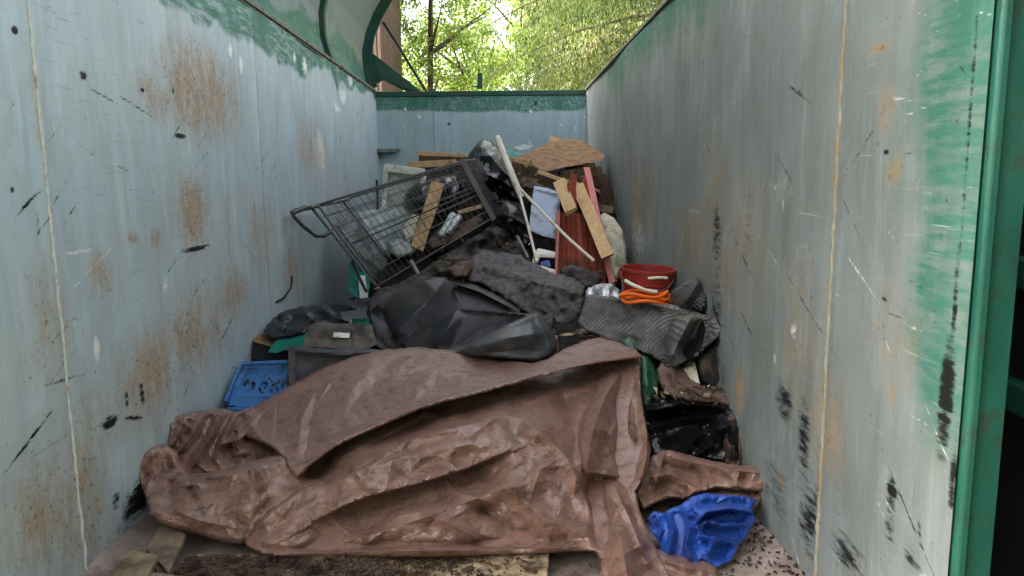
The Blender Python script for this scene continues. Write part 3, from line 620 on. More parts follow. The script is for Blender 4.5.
# end frame post and folded-back door at the right
mb = MB(); mb.box((HW+.010, YN+.004, HT/2), .026, .036, HT+.1); mb.build('corner_post', M['green'], cont, 40, bevel=.008)
door = MB(); door.box((HW+.33, 1.55, HT/2), .03, 2.3, HT+.02); door = door.build('door', M['black'], cont)  # board coloured black to stand for the dark gap beyond the post
for z in (1.02, .72): MB().box((HW+.29, 1.55, z), .05, 2.2, .075).build('door_rail', M['green'], door, bevel=.008)
MB().tube([(HW+.135, 1.27, -.05), (HW+.135, 1.27, 1.0)], .028, 12).build('hinge_bar', M['green'], door, 60)
for z in (.3, 1.1, 1.9): MB().tube([(HW+.09, 1.40, z-.05), (HW+.09, 1.40, z+.05)], .022, 12).build('hinge', M['black'], door, 60)
# lid swung open over the left wall
prof = [(-1.235, 2.262), (-1.285, 2.45), (-1.29, 2.65), (-1.24, 2.86), (-1.15, 3.06), (-1.03, 3.25), (-.90, 3.43), (-.74, 3.60), (-.56, 3.74), (-.34, 3.86)]
LY0, LY1 = 1.2, 8.26
def lidoff(d):
    out = []
    for i, (x, z) in enumerate(prof):
        a = prof[max(0, i-1)]; b = prof[min(len(prof)-1, i+1)]; tx, tz = b[0]-a[0], b[1]-a[1]; l = math.hypot(tx, tz); out.append((x+tz/l*d, z-tx/l*d))
    return out
ribs = [1.2, 2.35, 3.5, wl(-1, 222, 0)[0]+.0, wl(-1, 335, 62)[0]-.0, LY1]
lidm = MB(); o_ = lidoff(-.03); lidm.prism([(x, LY0, z) for x, z in prof]+[(x, LY0, z) for x, z in reversed(o_)], (0, LY1-LY0, 0)); lid = lidm.build('lid', M['dgreen'], cont, 30)
def interp_prof(t, d):
    P = lidoff(d); f = t*(len(P)-1); i = min(int(f), len(P)-2); f -= i; return P[i][0]*(1-f)+P[i+1][0]*f, P[i][1]*(1-f)+P[i+1][1]*f
for a, b in zip(ribs, ribs[1:]):
    ny = int((b-a)/.03)+2; nt_ = 110; pts = []; ts = np.linspace(.005, .995, nt_); ys = np.linspace(a+.02, b-.02, ny)
    pr = [interp_prof(t, .004) for t in ts]
    for y in ys:
        for x, z in pr: pts.append((x, y, z))
    me = gridmesh('lid_panel', pts, ny, nt_); P = np.array(pts); u = np.tile(ts, ny)*2.1; gn = fbm(P[:, 1]*1.2, u*.6, 3)
    paint(me, 0, P[:, 1], u, 0, [('rust', LY1-.35, .45, .12, .25, .6, 0), ('chalk', 6.5, .2, .05, .05, 1.2, 0)], np.clip((.42+(gn-.5)*.7-u)/.15, 0, 1)*1.3); link('lid_panel', me, M['lid'], lid)
for y in ribs:
    w = .075 if y != LY1 else .06; A = lidoff(.045); B = lidoff(-.002); rb = MB().prism([(x, y-w/2, z) for x, z in A]+[(x, y-w/2, z) for x, z in reversed(B)], (0, w, 0)); rb.build('lid_rib', M['dgreen'], lid, 30)
A = lidoff(.10); B = lidoff(-.05); MB().prism([(x, LY1, z) for x, z in A]+[(x, LY1, z) for x, z in reversed(B)], (0, .03, 0)).build('lid_end_flange', M['dgreen'], lid, 30)
MB().box((-1.235, (LY0+LY1)/2, 2.256), .05, LY1-LY0, .02).build('hinge_strip', M['rail'], lid)
Yg_ = LY1+.03; pts = [at(371, 50, Yg_), at(366, 92, Yg_), at(378, 84, Yg_), at(424, 93, Yg_+.05), at(402, 80, Yg_+.04)]
MB().prism([at(371, 52, Yg_), at(402, 79, Yg_+.1), at(425, 94, Yg_+.05), at(410, 93.5, Yg_+.05), at(383, 80, Yg_), at(370, 88, Yg_)], (0, .02, 0)).build('hinge_gusset', M['dgreen'], cont)
MB().tube([at(383, 22, Yg_), at(427, 93, YB+.08)], .016, 8).build('lid_stay', M['black'], cont, 60)
# ---------------------------------------------------------------- the rubbish
# one loose mass of rotting rubbish under everything
def heap_h(X, Y):
    k = np.interp(Y, [1.4, 2.4, 2.9, 3.4, 3.9, 4.4, 4.9, 5.4, 6.0, 6.6, 7.3, 8.3], [.0, .0, .04, .16, .3, .42, .52, .66, .9, 1.18, 1.36, 1.42])
    k = k*(1-.30*np.clip((X-.2)/.9, 0, 1)*np.clip((6.0-Y)/1.5, 0, 1)) 
    k = k*(1-.85*np.clip((-X-.62)/.3, 0, 1)*np.clip((Y-4.2)/.5, 0, 1)*np.clip((8.9-Y)/1., .5, 1))- .14*np.clip((-X-.55)/.5, 0, 1)*np.clip((4.4-Y)/1., 0, 1)
    kr = np.interp(Y, [2.7, 2.95, 3.15, 3.4, 3.7, 4.2], [-.06, .05, .14, .28, .40, .44]); return np.where((X > .50) & (Y < 4.2), kr, k)-.05*np.clip((2.9-Y)*4, 0, 1)
nx, ny = 150, 380
Xg, Yg = np.meshgrid(np.linspace(-HW+.012, HW-.012, nx), np.linspace(2.05, YB-.01, ny), indexing='ij'); X, Y = Xg.ravel(), Yg.ravel()
Z = heap_h(X, Y)+((fbm(X*5, Y*5, 5)-.5)*.16+np.abs(fbm(X*14, Y*14, 3)-.5)*.08)*np.clip((Y-2.8)*1.2, 0, 1)-.0+np.clip(Y-2.1, -.1, .01)
me = gridmesh('rubbish_heap', np.stack([X, Y, Z], 1), nx, ny)
hp = link('rubbish_heap', me, M['heap']); tag(hp, 'dark rotting rubbish and dirt filling the gaps under everything in the container', 'rubbish', kind='stuff')
# soil crumbs and chips on the floor in front
mb = MB(); q = random.Random(3)
for i in range(5200):
    y = 1.97+q.random()*.24; x = -.84+abs(q.gauss(0, .42)); s = q.uniform(.0015, .006)*(1 if q.random() < .93 else 2.0)
    if x < -.86 or x > .3: continue
    Mx = Matrix.Rotation(q.uniform(0, 6.28), 3, 'Z') @ Matrix.Rotation(q.uniform(-.6, .6), 3, 'X')
    mb.box((x, y, (.062 if x > -.80 else .02)+s*.3+.0), s*2.6*q.uniform(.6, 1.6), s*1.3, s*.9, Mx.to_4x4(), s*.3, .5)
cr_ = mb.build('soil_crumbs', M['soil']); tag(cr_, 'dark soil crumbs and leaf litter strewn over the pale board along the tarpaulin hem', 'soil', kind='stuff')
mb = MB()
for i in range(600):
    y = 1.95+q.random()**.8*.9; x = 1.165-abs(q.gauss(0, .28)); s = q.uniform(.0015, .006)
    mb.box((x, y, .005+s*.3), s*2.6, s*1.4, s, Matrix.Rotation(q.uniform(0, 6.28), 4, 'Z'), s*.3, .5)
tag(mb.build('floor_grit', M['soil']), 'dark grit scattered on the bare floor plate by the right wall', 'grit', kind='stuff')
# wet fibreboard on the floor in front
mb = MB(); n = 40; top = [(-.80+1.16*i/n, 2.02, .03) for i in range(n+1)]; 
relief_board = MB(); relief_board.prism([(-.80, 1.95, .028), (.33, 1.93, .028), (.36, 2.24, .028), (.34, 2.26, .028), (-.82, 2.24, .028)], (0, 0, .026))
tag(relief_board.build('floor_board', M['board'], bevel=.003), 'pale crumbling fibreboard lying flat below the hem of the brown tarpaulin', 'board')
# litter: torn pallet corner, lower left
pal = empty('broken_pallet', (-1.0, 2.45, 0)); tag(pal, 'broken wooden pallet corner on the floor against the left wall under the tarpaulin', 'pallet')
def beam(name, a, b, w, h, m, parent=None, up=(0, 0, 1), jit=.002, bevel=.003, roll=0):
    a, b = Vector(a), Vector(b); x = (b-a).normalized(); u = Vector(up); y = u.cross(x).normalized(); z = x.cross(y)
    R = Matrix((x, y, z)).transposed().to_4x4() @ Matrix.Rotation(roll, 4, 'X'); mb = MB(); n = max(2, int((b-a).length/.12)); L = (b-a).length
    b0 = len(mb.v); hs = [(-w/2, -h/2), (w/2, -h/2), (w/2, h/2), (-w/2, h/2)]
    for i in range(n+1):
        o = Vector((0, random.uniform(-jit, jit), random.uniform(-jit, jit)))
        for yy, zz in hs:
            e = random.uniform(-jit, jit)*4 if i in (0, n) else 0
            mb.v.append(a + R.to_3x3() @ (Vector((L*i/n+e, yy, zz))+o))
    for i in range(n):
        for k in range(4): l = (k+1) % 4; mb.f.append((b0+i*4+k, b0+(i+1)*4+k, b0+(i+1)*4+l, b0+i*4+l))
    mb.f.append((b0, b0+1, b0+2, b0+3)); mb.f.append(tuple(b0+n*4+k for k in (3, 2, 1, 0)))
    return mb.build(name, m, parent, bevel=bevel)
def hpl(name, pp, z, th, m, parent): return MB().prism([at(px, py, zc(px, py, z)) for px, py in pp], (0, 0, -th)).build(name, m, parent, bevel=.003)
hpl('slat', [(109, 580), (129, 548), (158, 555), (146, 580)], .135, .022, M['woodpallet'], pal)
hpl('slat', [(150, 571), (190, 577), (188, 584), (146, 582)], .12, .02, M['woodpallet'], pal)
hpl('slat', [(146, 549), (160, 524), (186, 534), (169, 572)], .105, .02, M['woodgrey'], pal)
hpl('bearer', [(120, 582), (136, 553), (156, 557), (146, 582)], .110, .10, M['woodgrey'], pal)
# --- the big brown tarpaulin
tarp = empty('tarpaulin', (0, 2.8, .05)); tag(tarp, 'big crumpled brown tarpaulin draped over the front of the rubbish heap', 'tarpaulin')
z_ = lambda px, py, z: (px, py, zc(px, py, z))
SP = dict(sharp=24)
# the wide lower face
out = [(282, 452), (300, 430), (330, 405), (380, 375), (430, 362), (500, 366), (560, 356), (604, 345), (636, 352), (641, 360), (640, 380), (643, 405), (647, 430), (651, 450), (647, 470), (636, 492), (640, 512), (650, 536), (660, 556), (672, 580), (684, 606), (596, 606), (600, 585), (602, 560), (594, 551), (570, 552), (520, 555), (440, 557), (350, 557), (285, 558), (262, 554), (247, 547), (243, 538), (252, 518), (262, 500), (290, 480)]
ctrl = [z_(245, 547, .07), z_(350, 556, .065), z_(480, 556, .065), z_(590, 550, .07), (300, 440, 2.84), (330, 405, 3.15), (430, 362, 3.42), (520, 366, 3.46), (604, 345, 3.62), (640, 353, 3.42), (410, 425, 2.90), (520, 405, 3.02), (262, 500, 2.44), (360, 490, 2.36), (450, 480, 2.37), (550, 470, 2.47), (545, 395, 3.14), (645, 440, 2.82), z_(640, 520, .12), z_(615, 500, .16), z_(680, 606, .04), z_(598, 606, .07), z_(600, 560, .09)]
F = [('s', [(322, 478), (300, 492), (272, 512), (254, 532)], .06, 14), ('r', [(330, 452), (306, 480), (268, 500), (250, 524)], -.06, 9),
     ('s', [(520, 415), (455, 428), (415, 438), (385, 452), (352, 474), (325, 486)], .085, 30), ('s', [(470, 430), (420, 436), (390, 446)], .03, 9), ('r', [(505, 400), (450, 412), (400, 430), (350, 455)], -.04, 9),
     ('r', [(520, 468), (460, 484), (420, 496), (371, 512), (320, 528), (285, 541)], -.06, 17), ('c', [(318, 522), (345, 508), (371, 498), (420, 486), (470, 470), (512, 452)], -.085, 26), ('s', [(380, 520), (420, 512), (450, 524), (480, 540)], .04, 10), ('r', [(470, 500), (500, 520), (530, 545)], -.04, 8), ('s', [(440, 470), (455, 492), (500, 505)], .035, 9),
     ('s', [(560, 478), (500, 490), (440, 512), (384, 532), (330, 546)], .045, 12),
     ('s', [(500, 470), (520, 500), (545, 520), (585, 535), (600, 550)], .05, 16), ('r', [(520, 440), (480, 470)], .03, 14),
     ('s', [(510, 415), (540, 432), (565, 455), (582, 490), (596, 530)], .05, 14), ('s', [(565, 455), (540, 470), (530, 500)], .03, 8), ('r', [(560, 395), (575, 430), (582, 460)], -.06, 12),
     ('s', [(622, 370), (606, 395), (596, 420), (589, 448), (587, 471)], .11, 15), ('c', [(624, 477), (605, 474), (587, 472), (581, 440), (590, 410)], .04, 12),
     ('r', [(592, 480), (600, 505), (604, 525), (602, 550)], -.11, 9), ('s', [(604, 478), (614, 510), (622, 545), (628, 580), (634, 606)], .09, 20), ('s', [(612, 482), (630, 520), (650, 570)], .03, 6),
     ('r', [(623, 376), (622, 420), (621, 455), (626, 484)], -.10, 6), ('s', [(638, 364), (641, 400), (647, 435), (647, 455), (640, 485)], .06, 10), ('s', [(634, 380), (630, 420), (638, 450)], .03, 6),
     ('s', [(254, 556), (300, 554), (400, 551), (500, 550), (590, 546)], .04, 7), ('r', [(262, 549), (400, 545), (520, 543), (585, 538)], -.03, 5), ('s', [(420, 455), (470, 444), (520, 452)], .03, 14)]
relief('main_sheet', out, ctrl, M['tarp'], tarp, F, 1.9, ((.018, .42, 4),), (3, .02), .012, .8, seed=4, sharp=24, fc=((30, .040, -.45, 1.9), (13, .018, -.5, 1.8), (7, .006), (11, .012, -.3, 1.6, (450, 440, 90, 26)), (12, .02, 1.2, 1.8, (620, 440, 36, 90))))
# the upper layer, turned down over it
out = [(232, 430), (245, 414), (257, 404), (278, 393), (298, 381), (325, 367), (352, 357), (385, 349), (418, 347), (450, 350), (478, 353), (505, 358), (532, 364), (548, 359), (568, 347), (590, 339), (604, 336), (622, 340), (636, 349), (642, 357), (628, 359), (600, 363), (578, 367), (556, 373), (535, 378), (514, 384), (493, 390), (470, 396), (440, 403), (414, 412), (395, 420), (370, 431), (345, 442), (324, 455), (308, 468), (298, 477), (290, 470), (284, 458), (270, 446), (250, 438)]
relief('upper_layer', out, [(240, 428, 3.02), (257, 404, 3.28), (325, 367, 3.42), (418, 347, 3.62), (505, 358, 3.56), (604, 336, 3.66), (640, 354, 3.34), (560, 372, 3.08), (480, 393, 2.90), (410, 413, 2.76), (345, 441, 2.60), (300, 472, 2.44), (280, 440, 2.76), (400, 385, 3.10), (320, 410, 2.98)], M['tarp'], tarp,
       [('s', [(640, 356), (600, 361), (550, 372), (493, 387), (440, 400), (400, 415), (345, 438), (304, 468)], .03, 10), ('r', [(560, 352), (500, 374), (420, 396), (350, 424), (312, 446)], .02, 14), ('s', [(316, 390), (302, 418), (298, 452)], .035, 10), ('s', [(330, 382), (318, 402)], .02, 4), ('r', [(290, 400), (276, 422), (282, 446)], -.05, 8), ('s', [(262, 410), (250, 424), (262, 440), (284, 448)], .04, 8), ('s', [(460, 356), (430, 376), (410, 398)], .018, 14), ('s', [(380, 356), (352, 390), (340, 425)], .018, 16), ('r', [(300, 462), (320, 440), (350, 425)], -.025, 6)],
       1.9, ((.015, .42, 4),), (3, .03), .012, .7, seed=6, sharp=24, fc=((38, .026, -.5, 1.8), (14, .012, -.6, 1.7), (7, .004), (14, .022, -.8, 1.5, (300, 440, 40, 30))))
# pleated bunch at the left
out = [(164, 448), (168, 440), (170, 430), (167, 417), (184, 414), (207, 410), (222, 408), (236, 412), (252, 406), (262, 412), (270, 430), (292, 446), (292, 458), (270, 464), (240, 470), (206, 478), (184, 480), (170, 466)]
relief('bunched_end', out, [(166, 446, 2.84), (168, 418, 2.94), (222, 408, 3.18), (258, 408, 3.22), (290, 450, 2.80), (206, 476, 2.66), (240, 466, 2.70), (215, 440, 2.86)], M['tarp'], tarp,
       [('s', [(205, 412), (192, 436), (172, 460)], .05, 6), ('s', [(222, 411), (209, 440), (190, 470)], .06, 6), ('s', [(238, 414), (224, 436), (216, 464)], .05, 6), ('s', [(250, 412), (238, 430), (240, 452)], .05, 6), ('r', [(213, 412), (200, 440), (180, 464)], -.06, 4), ('r', [(230, 414), (217, 438), (204, 468)], -.06, 4), ('r', [(244, 414), (230, 440), (228, 464)], -.06, 4), ('s', [(184, 418), (178, 436), (170, 448)], .04, 5), ('r', [(190, 418), (186, 438)], -.03, 4),
        ('r', [(240, 440), (258, 448), (280, 452)], -.09, 7), ('s', [(214, 446), (238, 440), (252, 430), (268, 436)], .05, 6), ('s', [(226, 456), (250, 452), (284, 452)], .04, 6)], 1.7, (), (3, .03), .012, 1, seed=7, sharp=24, fc=((15, .05, .9, 1.9), (8, .03, .9, 1.6), (5, .01)))
# smooth roll below the bunch
out = [(133, 457), (141, 449), (152, 445), (166, 444), (178, 452), (180, 463), (190, 473), (206, 473), (229, 467), (255, 460), (272, 456), (285, 455), (296, 466), (306, 478), (324, 480), (318, 488), (296, 499), (272, 513), (258, 526), (252, 540), (240, 545), (218, 541), (196, 534), (176, 530), (160, 523), (150, 514), (146, 500), (140, 482), (134, 468)]
relief('rolled_edge', out, [(133, 457, 2.64), (166, 446, 2.72), (190, 474, 2.60), (240, 464, 2.60), (285, 456, 2.60), (320, 482, 2.46), z_(150, 514, .17), z_(196, 533, .10), z_(245, 544, .08), (200, 500, 2.40), (250, 490, 2.38), (146, 490, 2.50)], M['tarp'], tarp,
       [('c', [(176, 466), (164, 472), (148, 478), (142, 488)], -.035, 14), ('s', [(182, 474), (181, 492), (176, 516)], .045, 9), ('r', [(170, 478), (173, 500)], -.03, 5), ('r', [(190, 486), (196, 505)], -.02, 6), ('s', [(186, 480), (230, 476), (270, 464)], .03, 10), ('s', [(258, 468), (264, 482), (258, 492)], .04, 6), ('r', [(300, 482), (270, 500), (252, 520)], -.03, 8), ('s', [(170, 508), (200, 521), (236, 528)], .02, 9), ('s', [(150, 452), (146, 466), (150, 476)], .03, 6)], 1.8, ((.012, .2, 4),), (8, .07), .03, .7, seed=8, sharp=24, fc=((26, .024, -.3, 1.6), (11, .012), (6, .005)))
# folded tail at the right, lying over the blue plastic
out = [(641, 470), (650, 458), (660, 451), (672, 450), (690, 455), (712, 461), (740, 465), (768, 467), (770, 475), (767, 487), (762, 492), (740, 490), (716, 488), (700, 492), (684, 498), (668, 498), (655, 503), (643, 510), (636, 494)]
relief('folded_end', out, [(641, 470, 2.66), (672, 450, 2.78), (768, 467, 2.57), (767, 488, 2.50), (700, 490, 2.52), (640, 505, 2.46)], M['tarp'], tarp,
       [('s', [(662, 455), (690, 462), (730, 470), (768, 474)], .045, 9), ('r', [(655, 466), (676, 470), (700, 484)], -.05, 6), ('s', [(648, 478), (672, 474), (694, 488)], .05, 8), ('r', [(650, 490), (672, 486), (690, 496)], -.04, 6), ('s', [(664, 452), (660, 470), (652, 496)], .04, 6), ('r', [(692, 464), (700, 486)], -.03, 5), ('s', [(740, 467), (736, 488)], .02, 7)], 1.9, (), (4, .03), .02, .8, seed=9, sharp=24, fc=((18, .035, .2, 1.4), (9, .018)))
relief('torn_corner', [(648, 546), (668, 552), (690, 556), (706, 560), (716, 566), (722, 580), (700, 600), (672, 600), (656, 570)], [z_(648, 546, .07), z_(716, 566, .05), z_(690, 600, .04)], M['tarp'], tarp, [('s', [(660, 560), (700, 570)], .03, 8)], 2, ((.02, .05, 7),), (6, .05), .015, 1, seed=19)
relief('shaded_fold', [(700, 488), (762, 489), (768, 490), (760, 504), (752, 514), (744, 508), (736, 498), (716, 497), (700, 502), (684, 506), (680, 498)], [(700, 488, 2.62), (768, 490, 2.54), z_(752, 514, .08)], M['tarp'], tarp, [], 2.4, ((.01, .05, 6),), (5, .04), .015, .6, seed=23)
# blue plastic
relief('blue_sheet', [(648, 517), (655, 510), (664, 513), (672, 508), (684, 503), (690, 497), (704, 493), (745, 496), (757, 500), (752, 510), (756, 520), (750, 530), (740, 545), (732, 560), (716, 568), (702, 560), (692, 567), (674, 562), (662, 558), (659, 542), (650, 530)],
       [z_(650, 516, .10), z_(720, 492, .16), z_(756, 500, .12), z_(752, 525, .07), z_(716, 566, .04), z_(660, 550, .05), z_(700, 530, .12)], M['bluetarp'], None,
       [('s', [(668, 512), (674, 530), (668, 556)], .05, 6), ('s', [(684, 508), (690, 528), (686, 548), (694, 562)], .06, 6), ('r', [(678, 512), (682, 532), (678, 556)], -.06, 4), ('c', [(752, 512), (730, 508), (706, 512), (694, 524)], .06, 14), ('s', [(702, 520), (722, 526), (746, 524)], .05, 5), ('s', [(700, 536), (716, 540), (738, 544)], .05, 5), ('r', [(704, 529), (722, 534), (740, 534)], -.06, 4), ('s', [(712, 516), (716, 534), (708, 556)], .04, 5), ('r', [(696, 503), (722, 503), (750, 503)], -.05, 5), ('s', [(656, 516), (662, 530), (656, 545)], .03, 4)],
       1.6, (), (2.5, .012), .010, 1.0, seed=31, sharp=24, fc=((22, .035, -.8, 1.9), (10, .022, -.7, 1.8), (5, .007)))
tag(bpy.data.objects['blue_sheet'], 'small crumpled blue plastic sheet poking out under the brown tail on the floor at right', 'plastic sheet')
# --- blue bin, left
root = empty('storage_bin', (-.92, 3.6, .15)); tag(root, 'blue plastic bin lying on its side by the left wall, spattered with black dirt', 'bin')
relief('bin_body', [(226, 400), (240, 366), (292, 364), (292, 396), (284, 408), (262, 410), (246, 411), (228, 408)], [(226, 400, 3.42), (240, 368, 3.62), (292, 366, 3.6), (290, 406, 3.44)], M['bluebin'], root, [('s', [(234, 392), (246, 372), (292, 372)], -.014, 4), ('s', [(230, 396), (290, 396)], .012, 4)], 2.5, (), (4, .03), .25, seed=2)
pts = [at(225, 402, 3.41), at(238, 370, 3.58), at(243, 364, 3.62), at(294, 362, 3.6)]
MB().tube(pts, .012, 8).build('bin_rim', M['bluebin'], root, 60)
MB().tube([at(228, 409, 3.39), at(262, 411, 3.38), at(290, 402, 3.37)], .010, 8).build('bin_rim', M['bluebin'], root, 60)
mb = MB(); q = random.Random(8)
for i in range(46):
    px, py = q.uniform(244, 284), q.gauss(385, 6); a = at(px, py, 3.47+(396-py)*.0042-.0); s = q.uniform(.004, .016); mb.box(a, s, s*.5, s*.5, Matrix.Rotation(q.random()*6, 4, 'Y'), s*.3, .5)
c_ = mb.build('black_dirt', M['dirtcloth'], root); c_['kind'] = 'stuff'
# dark particle board edge + teal
def slab(name, pts, Y3, thick, m, label, cat, parent=None, step=9, cr=(), rag=.5, group=None, folds=(), **k):
    o = relief(name, pts, Y3, m, parent, folds, step, cr, (0, 0), thick, rag, seed=len(name)+int(pts[0][0]), **k)
    if label: tag(o, label, cat, group)
    return o
slab('chipboard_panel', [(252, 335), (264, 333), (300, 345), (335, 352), (332, 358), (290, 352), (254, 342)], [(252, 340, 3.95), (264, 333, 4.1), (332, 356, 3.86)], .03, M['ply'], 'chipboard panel with a dark front edge above the blue bin', 'board')
slab('dark_board', [(253, 341), (290, 352), (291, 364), (262, 362), (253, 358)], [(253, 341, 3.93), (290, 352, 3.9), (262, 362, 3.88)], .06, M['black'], 'black board edge between the blue bin and the chipboard panel', 'board')
slab('teal_strip', [(268, 352), (276, 340), (288, 338), (304, 333), (312, 337), (308, 348), (300, 350), (288, 349), (276, 353)], [(270, 350, 3.83), (304, 333, 3.92), (300, 350, 3.82)], .01, M['teal'], 'strip of teal plastic lying on the chipboard above the blue bin', 'plastic strip', cr=((.01, .03, 5),), step=3)
slab('teal_strip', [(330, 342), (352, 345), (368, 344), (372, 350), (340, 351), (328, 348)], [(330, 342, 3.74), (368, 344, 3.76), (350, 350, 3.72)], .01, M['teal'], 'torn teal scrap under the brown box panel with a white label', 'plastic strip', cr=((.01, .03, 5),), step=3)
slab('teal_strip', [(352, 318), (372, 316), (374, 328), (356, 328)], [(352, 318, 3.98), (372, 316, 4.0), (356, 328, 3.95)], .01, M['teal'], 'teal scrap showing at the right end of the shiny black liner', 'plastic strip', step=3)
# charcoal gutter
root = empty('gutter', (-.62, 3.65, .3)); tag(root, 'charcoal plastic gutter with a square cut end left of the black rubber sheet', 'gutter')
relief('channel', [(289, 346), (330, 349), (376, 349), (392, 352), (380, 360), (345, 372), (318, 384), (300, 392), (289, 386)], [(289, 346, 3.62), (392, 350, 3.66), (289, 386, 3.50), (345, 372, 3.48)], M['rubber'], root, [('r', [(291, 362), (340, 364), (380, 356)], -.03, 7), ('s', [(289, 350), (340, 354), (386, 352)], .02, 5)], 2.5, ((.006, .1, 4),), (3, .03), .06, .4, seed=3)
relief('end_cap', [(288, 345), (295, 346), (296, 388), (289, 387)], [(288, 345, 3.60), (295, 346, 3.59), (289, 387, 3.48)], M['rubber'], root, (), 6, (), (0, 0), .02)
# box panel with label
root = empty('box_panel', (-.6, 3.85, .45)); tag(root, 'dark brown box panel with a small pale label in front of the shiny black liner', 'box')
relief('panel', [(303, 346), (309, 326), (316, 322), (372, 325), (377, 344), (368, 349), (352, 350), (330, 348)], [(303, 346, 3.70), (316, 322, 3.86), (372, 325, 3.86), (372, 346, 3.72)], M['carpet'], root, [('s', [(310, 328), (372, 330)], .01, 4), ('s', [(352, 326), (356, 349)], .012, 3)], 3, ((.006, .1, 4),), (0, 0), .03, .5, seed=5)
slab('label', [(334, 332), (350, 333), (349, 338), (333, 337)], [(334, 332, 3.775), (350, 333, 3.775), (333, 337, 3.745)], .003, M['white'], None, None, root)
# shiny black liner behind it
relief('black_liner', [(263, 330), (270, 321), (280, 313), (292, 308), (318, 304), (345, 301), (372, 297), (380, 306), (378, 330), (340, 326), (316, 324), (304, 334), (290, 337), (276, 340), (266, 336)], [(263, 330, 3.98), (292, 308, 4.25), (372, 297, 4.25), (376, 328, 3.96), (300, 334, 3.9)], M['bag'], None,
       [('s', [(300, 308), (312, 320), (326, 324)], .03, 6), ('s', [(318, 305), (336, 318), (352, 322)], .04, 6), ('r', [(276, 318), (290, 328)], -.03, 5), ('s', [(290, 312), (280, 330)], .03, 5), ('s', [(345, 304), (362, 312), (374, 310)], .03, 6)], 1.8, (), (4, .03), .03, 1.2, seed=41, sharp=26, fc=((16, .035, .2, 1.8), (7, .012)))
tag(bpy.data.objects['black_liner'], 'shiny black plastic liner along the left wall, left of the big rubber sheet', 'plastic sheet')
slab('white_scrap', [(340, 312), (366, 309), (368, 318), (344, 320)], [(340, 312, 3.96), (366, 309, 3.98), (344, 320, 3.93)], .006, M['greyfilm'], 'pale wet scrap of film on the shiny black liner', 'plastic scrap', cr=((.01, .04, 5),), step=3)
# big black sheet
root = empty('rubber_sheet', (-.2, 4.0, .45)); tag(root, 'large dull black rubber sheet folded to a peak over the middle of the heap', 'rubber sheet')
relief('back_layer', [(366, 300), (378, 292), (392, 288), (412, 281), (432, 277), (446, 277), (455, 280), (474, 284), (492, 292), (506, 300), (520, 309), (520, 330), (490, 345), (440, 352), (405, 350), (382, 352), (374, 345), (370, 322)],
       [(366, 300, 4.05), (440, 277, 4.42), (512, 304, 4.15), (520, 325, 3.96), (380, 350, 3.74), (440, 350, 3.76), (500, 340, 3.82), (430, 315, 4.02)], M['sheetblk'], root,
       [('s', [(446, 278), (430, 300), (402, 325), (384, 345)], .07, 30), ('r', [(376, 306), (388, 326), (398, 346)], -.06, 10), ('s', [(450, 282), (480, 292), (515, 310)], .03, 5), ('r', [(452, 290), (480, 300), (510, 312)], -.05, 6)], 1.9, ((.010, .25, 4),), (3, .02), .015, .6, seed=47, sharp=40, fc=((44, .03, -.5, 1.4),))
relief('front_flap', [(457, 308), (475, 308), (500, 311), (522, 313), (538, 314), (536, 322), (512, 332), (486, 344), (468, 352), (448, 352), (428, 350), (408, 350), (398, 344), (412, 332), (430, 326), (446, 316)],
       [(457, 308, 3.98), (538, 314, 3.82), (470, 350, 3.64), (408, 348, 3.70), (480, 328, 3.82)], M['sheetblk'], root,
       [('s', [(457, 309), (500, 312), (538, 315)], .02, 4), ('s', [(457, 309), (446, 330), (436, 350)], .035, 12), ('r', [(520, 318), (480, 334), (450, 350)], -.03, 8)], 1.9, ((.006, .15, 4),), (3, .02), .012, .5, seed=48, sharp=26, fc=((30, .02, -.4, 1.6),))
relief('film_roll', [(448, 353), (466, 345), (490, 333), (512, 322), (530, 314), (539, 313), (548, 324), (556, 338), (558, 348), (550, 356), (538, 361), (520, 360), (496, 358), (470, 356)], [(448, 353, 3.60), (532, 314, 3.66), (557, 348, 3.60), (538, 360, 3.46), (500, 350, 3.48)], M['greyfilm'], None,
       [('r', [(462, 351), (505, 338), (548, 332)], .075, 13), ('s', [(500, 328), (535, 316)], .015, 5), ('s', [(536, 316), (546, 334), (552, 352)], .02, 5), ('r', [(480, 354), (520, 350), (545, 352)], -.02, 5)], 1.8, (), (5, .05), .10, .4, seed=53, sharp=26, fc=((22, .006, -.3, 2), (9, .003)))
tag(bpy.data.objects['film_roll'], 'tapering roll of grey plastic film with an open wide end on top of the tarpaulin', 'plastic roll')
# muddy felt roll
relief('felt_roll', [(462, 268), (470, 256), (478, 250), (500, 251), (520, 255), (536, 264), (552, 272), (572, 278), (585, 285), (584, 300), (578, 322), (570, 329), (548, 331), (530, 316), (505, 300), (480, 284), (466, 282)], [(462, 268, 4.65), (490, 250, 4.8), (585, 285, 4.35), (575, 325, 4.15), (530, 312, 4.25), (480, 283, 4.5)], M['felt'], None,
       [('s', [(470, 262), (500, 268), (540, 284), (580, 292)], .05, 14), ('r', [(482, 280), (530, 292), (575, 312)], .04, 12), ('r', [(500, 256), (530, 270), (570, 284)], -.02, 6)], 1.9, ((.010, .045, 8),), (5, .06), .15, 2.2, seed=59, sharp=26, fc=((20, .045, .4, 1.4), (8, .018)))
tag(bpy.data.objects['felt_roll'], 'thick roll of mud-caked grey felt across the middle of the heap', 'carpet roll')
slab('bark_strip', [(508, 337), (540, 330), (578, 326), (592, 325), (592, 329), (560, 334), (528, 339), (512, 341)], [(508, 338, 3.9), (592, 327, 3.95), (550, 330, 3.97)], .03, M['dirtcloth'], 'black dirty edge strip below the felt roll', 'strip', step=3, rag=1.2)
